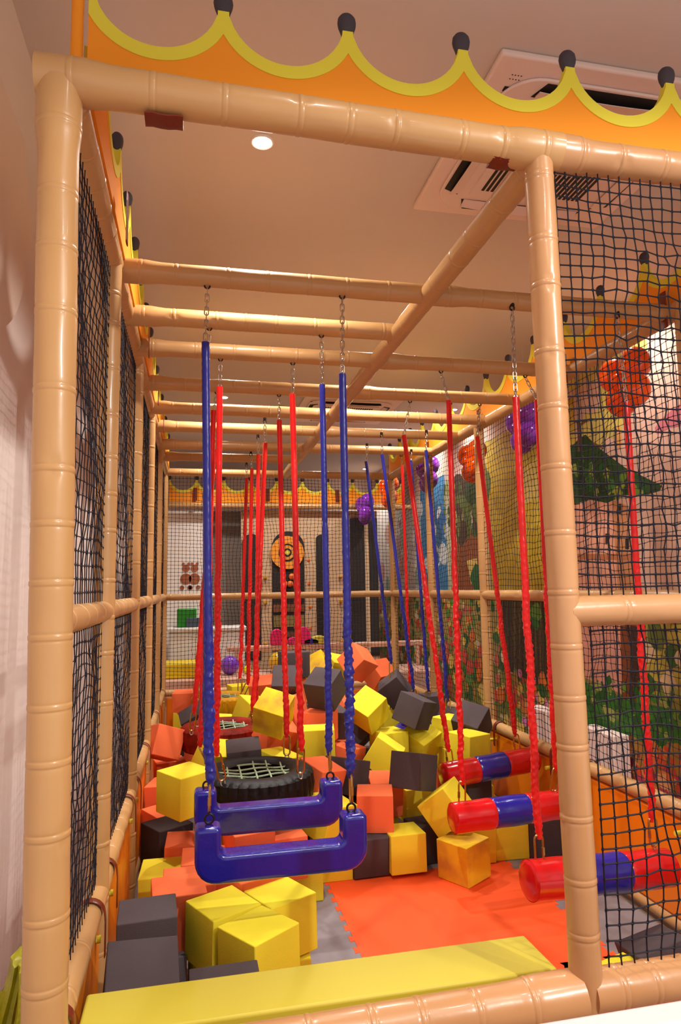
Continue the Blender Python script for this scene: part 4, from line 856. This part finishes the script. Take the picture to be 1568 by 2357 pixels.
u.poly([(1510, 985), (1530, 960), (1568, 930), (1600, 925), (1600, 975), (1545, 985), (1515, 1000)], (206, 118, 130))
u.poly([(1420, 985), (1428, 978), (1434, 1000), (1432, 1030), (1424, 1030)], (236, 170, 90))
zone(2.6, 5.3, -.02, 1.42, (150, 140, 56))
u.poly([(1336, 1430), (1440, 1436), (1440, 1600), (1350, 1560)], (226, 158, 136)); u.poly([(1430, 1432), (1490, 1440), (1485, 1620), (1436, 1610)], (130, 66, 26)); u.poly([(1455, 1440), (1475, 1442), (1474, 1610), (1452, 1605)], (70, 38, 24))
u.poly([(1490, 1400), (1600, 1400), (1600, 1620), (1490, 1600)], (176, 156, 62))
for k in range(20): p = hit(rnd.uniform(1490, 1600), rnd.uniform(1420, 1590), x=3.2); u.blob(p[1], p[2], rnd.uniform(.03, .1), rnd.choice([(196, 176, 72), (100, 110, 40), (60, 100, 40), (226, 196, 150)]), rs=rnd)
u.poly([(1345, 1570), (1440, 1610), (1600, 1640), (1600, 1760), (1460, 1700), (1345, 1680)], (52, 122, 34))
for k in range(120):
    px = rnd.uniform(1345, 1600); py = rnd.uniform(1545 + (px - 1345) * .2, 1690 + (px - 1345) * .25); p = hit(px, py, x=3.2); u.blob(p[1], p[2], rnd.uniform(.01, .05), rnd.choice([(60, 140, 40), (30, 96, 30), (120, 150, 50), (170, 180, 90), (40, 110, 50)]), n=7, rs=rnd)
u.poly([(1345, 1665), (1600, 1745), (1600, 2100), (1345, 1950)], (178, 120, 44))
for k in range(130):
    px = rnd.uniform(1380, 1600); py = rnd.uniform(1690 + (px - 1380) * .2, 1900); p = hit(px, py, x=3.2); u.blob(p[1], p[2], rnd.uniform(.015, .07), rnd.choice([(236, 130, 50), (220, 80, 40), (240, 170, 110), (150, 40, 60), (180, 130, 50), (236, 110, 60), (190, 60, 90)]), n=8, rs=rnd)
mo = u.mb.build('garden_mural', u.ms, smooth=False); tag(mo, 'painted fairy garden mural with leaf-roofed house, tree and flowers on the right wall', 'mural')
for y0, y1, z, lab in ((4.62, 5.06, .52, 'pinkish white box standing before the mural right of the front post'), (5.6, 5.95, .53, 'pinkish white box standing before the mural left of the front post')):
    o = MB(); o.box(3.03, 3.165, y0, y1, -.02, z); q = o.build('display_plinth', mat('pinkish_white_paint', (240, 214, 206), .5), smooth=True); bevel(q, .008); tag(q, lab, 'box', 'white plinths')

# ------------------------------------------------------------------ play area beyond the rear net
def W(px, y=9.5): return hit(px, 1300, y=y)[0]
def Zp(py, y=9.5, px=600): return hit(px, py, y=y)[2]
crown('crown_banner', (-.35, 9.5, 0), (1, 0, 0), 9, .37, 'orange crown banner with yellow scallops far beyond the rear net', nrm=(0, 1, 0), zoff=-.12, straps=(.35, 1.35, 2.35))
tube('padded_crossbeam', (-.35, 9.46, 2.80), (3.1, 9.46, 2.80), 'tan beam under the far crown beyond the rear net', 'beam', GB, R=.04, seed=300)
BEI = mat('beige_board', (206, 172, 136), .6, var=.06, vscale=3); GREYC = mat('grey_mesh_curtain', (122, 108, 98), .8); DARK = mat('dark_board', (34, 24, 20), .6)
zf = -.025
o = MB(); o.box(-.40, .12, 9.6, 9.66, zf, 2.75); tag(o.build('partition_panel', WHT, smooth=False), 'white partition panel with painted bears beyond the rear net', 'panel')
o = MB(); o.box(.12, .64, 9.75, 9.80, zf, 2.75); tag(o.build('partition_panel', GREYC, smooth=False), 'dim grey partition panel behind the far white counter', 'panel')
# board with three arched openings
def board(x0, x1, y, holes, label):
    e = empty('play_board', ((x0 + x1) / 2, y, 0), label, 'play board')
    o = MB(); o.box(x0, x1, y, y + .05, zf, 2.75); o.build('board', BEI, e, smooth=False)
    for a, b, c_, d_, rad, lab in holes:
        P = [(a, c_), (b, c_)] + [((a + b) / 2 + (b - a) / 2 * math.cos(t), d_ - rad + rad * math.sin(t)) for t in np.linspace(0, math.pi, 13)]
        o = MB(); o.prism(P, lambda u_, v_, h: (u_, y - .012 + h, v_), .01); o.build('opening', DARK, e)
    return e
bd = board(W(556), W(872), 9.55, [(W(552) + .03, W(602), Zp(1520), Zp(1228), .16, ''), (W(627), W(702), Zp(1500), Zp(1222), .22, ''), (W(729), W(752), Zp(1500), Zp(1230), .07, ''), (W(808), W(842), Zp(1520), Zp(1190), .01, ''), (W(852), W(872), Zp(1520), Zp(1190), .01, '')], 'beige play board with dark arched openings and a round target beyond the rear net')
tc_ = np.array([W(662), 9.52, Zp(1272)])
for k, (r, m_) in enumerate(((.235, mat('target_orange', (236, 150, 50), .5)), (.125, BLK), (.1, mat('target_orange_inner', (240, 160, 60), .5)), (.06, BLK), (.035, mat('target_yellow', (226, 210, 70), .5)))):
    o = MB(); o.sweep([(tc_[0], tc_[1] - .004 * k, tc_[2]), (tc_[0], tc_[1] - .004 * k - .012, tc_[2])], r, 40); o.build('target_ring', m_, bd)
for a, b in ((672, 1328), (655, 1345), (668, 1345)):
    o = MB(); p = (W(a), 9.5, Zp(b)); o.ball(p, .045, 12); o.build('knob', mat('orange_plastic', (240, 110, 40), .4), bd)
for px in (611, 784):
    for py in (1330, 1388, 1483):
        o = MB(); o.ball((W(px), 9.52, Zp(py)), .03, 12); o.build('bolt', mat('amber_plastic', (196, 140, 30), .25), bd)
for px, py in ((698, 1245), (712, 1290), (712, 1345), (714, 1400), (714, 1450)):
    o = MB(); o.ball((W(px), 9.545, Zp(py)), .022, 10, sc=(1, .3, 1)); o.build('peg', mat('orange_plastic', (240, 110, 40), .4), bd)
for py0, py1, c_ in ((1392, 1410, (120, 70, 40)), (1418, 1445, (130, 112, 60)), (1456, 1468, (110, 62, 34))):
    o = MB(); o.box(W(630), W(700), 9.525, 9.54, Zp(py1), Zp(py0)); o.build('slat', mat('inner_slat', c_, .6), bd, smooth=False)
# painted bears on the white panel: simple brown shapes
o = MB(); BR = mat('bear_brown', (170, 92, 56), .7, var=.2, vscale=14)
for cx_ in (W(428), W(448)):
    for dx, py, r in ((0, 1330, .075), (0, 1306, .05), (-.035, 1296, .02), (.035, 1296, .02), (-.05, 1350, .03), (.05, 1350, .03)):
        z = Zp(py); o.sweep([(cx_ + dx, 9.598, z), (cx_ + dx, 9.592, z)], r, 18)
tag(o.build('wall_sticker', BR), 'brown bear stickers side by side on the far white panel', 'sticker')
# counter, mats, balls and small toys
o = MB(); o.box(-.32, .66, 9.1, 9.5, zf, 1.1); o.box(-.34, .68, 9.08, 9.52, 1.1, 1.16); q = o.build('toy_counter', mat('white_counter', (226, 218, 212), .4, var=.1, vscale=8)); bevel(q, .02); tag(q, 'white counter with rounded top in the play area beyond the rear net', 'counter')
o = MB(); o.box(-.22, .03, 9.15, 9.4, 1.16, 1.40); q = o.build('toy_box', mat('green_plastic', (30, 130, 30), .4)); bevel(q, .015); tag(q, 'green box standing on the far white counter', 'box')
o = MB(); o.box(-.10, .12, 9.12, 9.16, 1.165, 1.28); q = o.build('toy_tray', mat('slate_plastic', (70, 84, 100), .4)); bevel(q, .01); tag(q, 'slate blue tray in front of the far green box', 'tray')
o = MB(); o.box(-.36, .16, 8.4, 8.9, .60, .78); q = o.build('soft_mat', mat('yellow_soft_vinyl', (230, 200, 10), .4)); bevel(q, .02); tag(q, 'yellow soft slab at the left beyond the rear net', 'play mat')
o = MB(); o.box(-.36, 3.0, 8.25, 9.0, zf, .60); q = o.build('play_platform', mat('pink_beige_vinyl', (214, 168, 146), .45)); bevel(q, .02); tag(q, 'pink beige padded platform beyond the rear net', 'platform')
o = MB(); o.box(.4, 3.0, 8.75, 8.82, .86, .93)
for x_ in (.5, 1.7, 2.9): o.box(x_, x_ + .05, 8.76, 8.81, .60, .87)
q = o.build('padded_rail', mat('pink_beige_rail', (224, 176, 150), .4)); bevel(q, .02); tag(q, 'pink beige horizontal rail above the far platform', 'rail')
for px, py, r, c_, lab in ((529, 1537, .115, (122, 60, 190), 'purple ball on the far platform between the straps'), (569, 1520, .05, (232, 226, 20), 'small lemon yellow ball on the far platform'),
        (642, 1528, .13, (216, 170, 30), 'amber yellow ball on the far platform, left of the stained cube'), (806, 1500, .06, (222, 206, 40), 'yellow ball beyond the rear net right of the blue straps')):
    p = hit(px, py, y=8.6); o = MB(); o.ball((p[0], p[1], .60 + r), r, 24); tag(o.build('play_ball', mat('ball_plastic', c_, .15, coat=.5)), lab, 'ball', 'play balls')
for px, py, w_, h_, c_, lab in ((638, 1482, .17, .2, (240, 24, 110), 'pink toy block upright beyond the rear net'), (699, 1490, .18, .22, (244, 30, 120), 'round-topped pink toy beyond the rear net'), (676, 1498, .14, .09, (236, 30, 120), 'low pink toy with pale top beyond the rear net'), (716, 1500, .2, .07, (60, 40, 190), 'violet blue toy bar beyond the rear net'), (735, 1490, .2, .1, (222, 214, 80), 'pale yellow toy mound beyond the rear net')):
    p = hit(px, py, y=8.78); o = MB(); P = [(-w_ / 2, 0), (w_ / 2, 0)] + [(w_ / 2 * math.cos(t), h_ * .5 + h_ * .5 * math.sin(t)) for t in np.linspace(0, math.pi, 11)]
    o.prism(P, lambda a, b, h: (p[0] + a, 8.74 + h, .93 + b), .1); q = o.build('foam_toy', mat('toy_foam', c_, .5)); bevel(q, .01); tag(q, lab, 'toy')

# ------------------------------------------------------------------ near the camera
o = MB(); o.box(.40, 1.7, .25, .905, -.02, 1.02); o.box(.38, 1.72, .868, .915, 1.0, 1.05); q = o.build('white_counter', mat('glossy_white_laminate', (222, 208, 208), .3)); bevel(q, .006); tag(q, 'white laminate counter top at the lower right, in front of the frame', 'counter')
o = MB(); o.box(.42, 1.68, .24, .866, 1.02, 1.024); q = o.build('counter_mat', mat('lavender_sheet', (176, 168, 206), .45)); tag(q, 'pale lavender sheet on the white counter top', 'sheet')
# crumpled yellow-green folded bag left of the corner post
e = empty('folded_bag', (-.52, 2.2, 0), 'crumpled yellow-green bag standing on the floor left of the corner post', 'bag')
GR = mat('lime_nylon', (176, 172, 26), .32, var=.35, vscale=14, bump=.5, bscale=30)
rs = np.random.RandomState(8)
for k in range(7):
    o = MB(); x0 = -.72 + k * .045; y0 = 2.02 + rs.uniform(-.05, .1); P = []; n = 16
    lean = rs.uniform(.02, .12); top = .42 + .055 * k + rs.uniform(-.03, .03)
    for i in range(n):
        t = i / (n - 1); P.append((x0 + lean * t ** 2 + .012 * math.sin(9 * t + k), y0 + .05 * math.sin(5 * t + k), -.02 + top * t))
    R = np.array([[(.055 + .02 * math.sin(7 * i / n + k)) * (1 + .18 * math.sin(5 * a + k)) * (1 - .75 * max(0, i / n - .72)) for a in np.linspace(0, 2 * math.pi, 14, endpoint=False)] for i in range(n)])
    o.sweep(P, R, 14, flat=(.6, 1)); o.build('fold', GR, e)
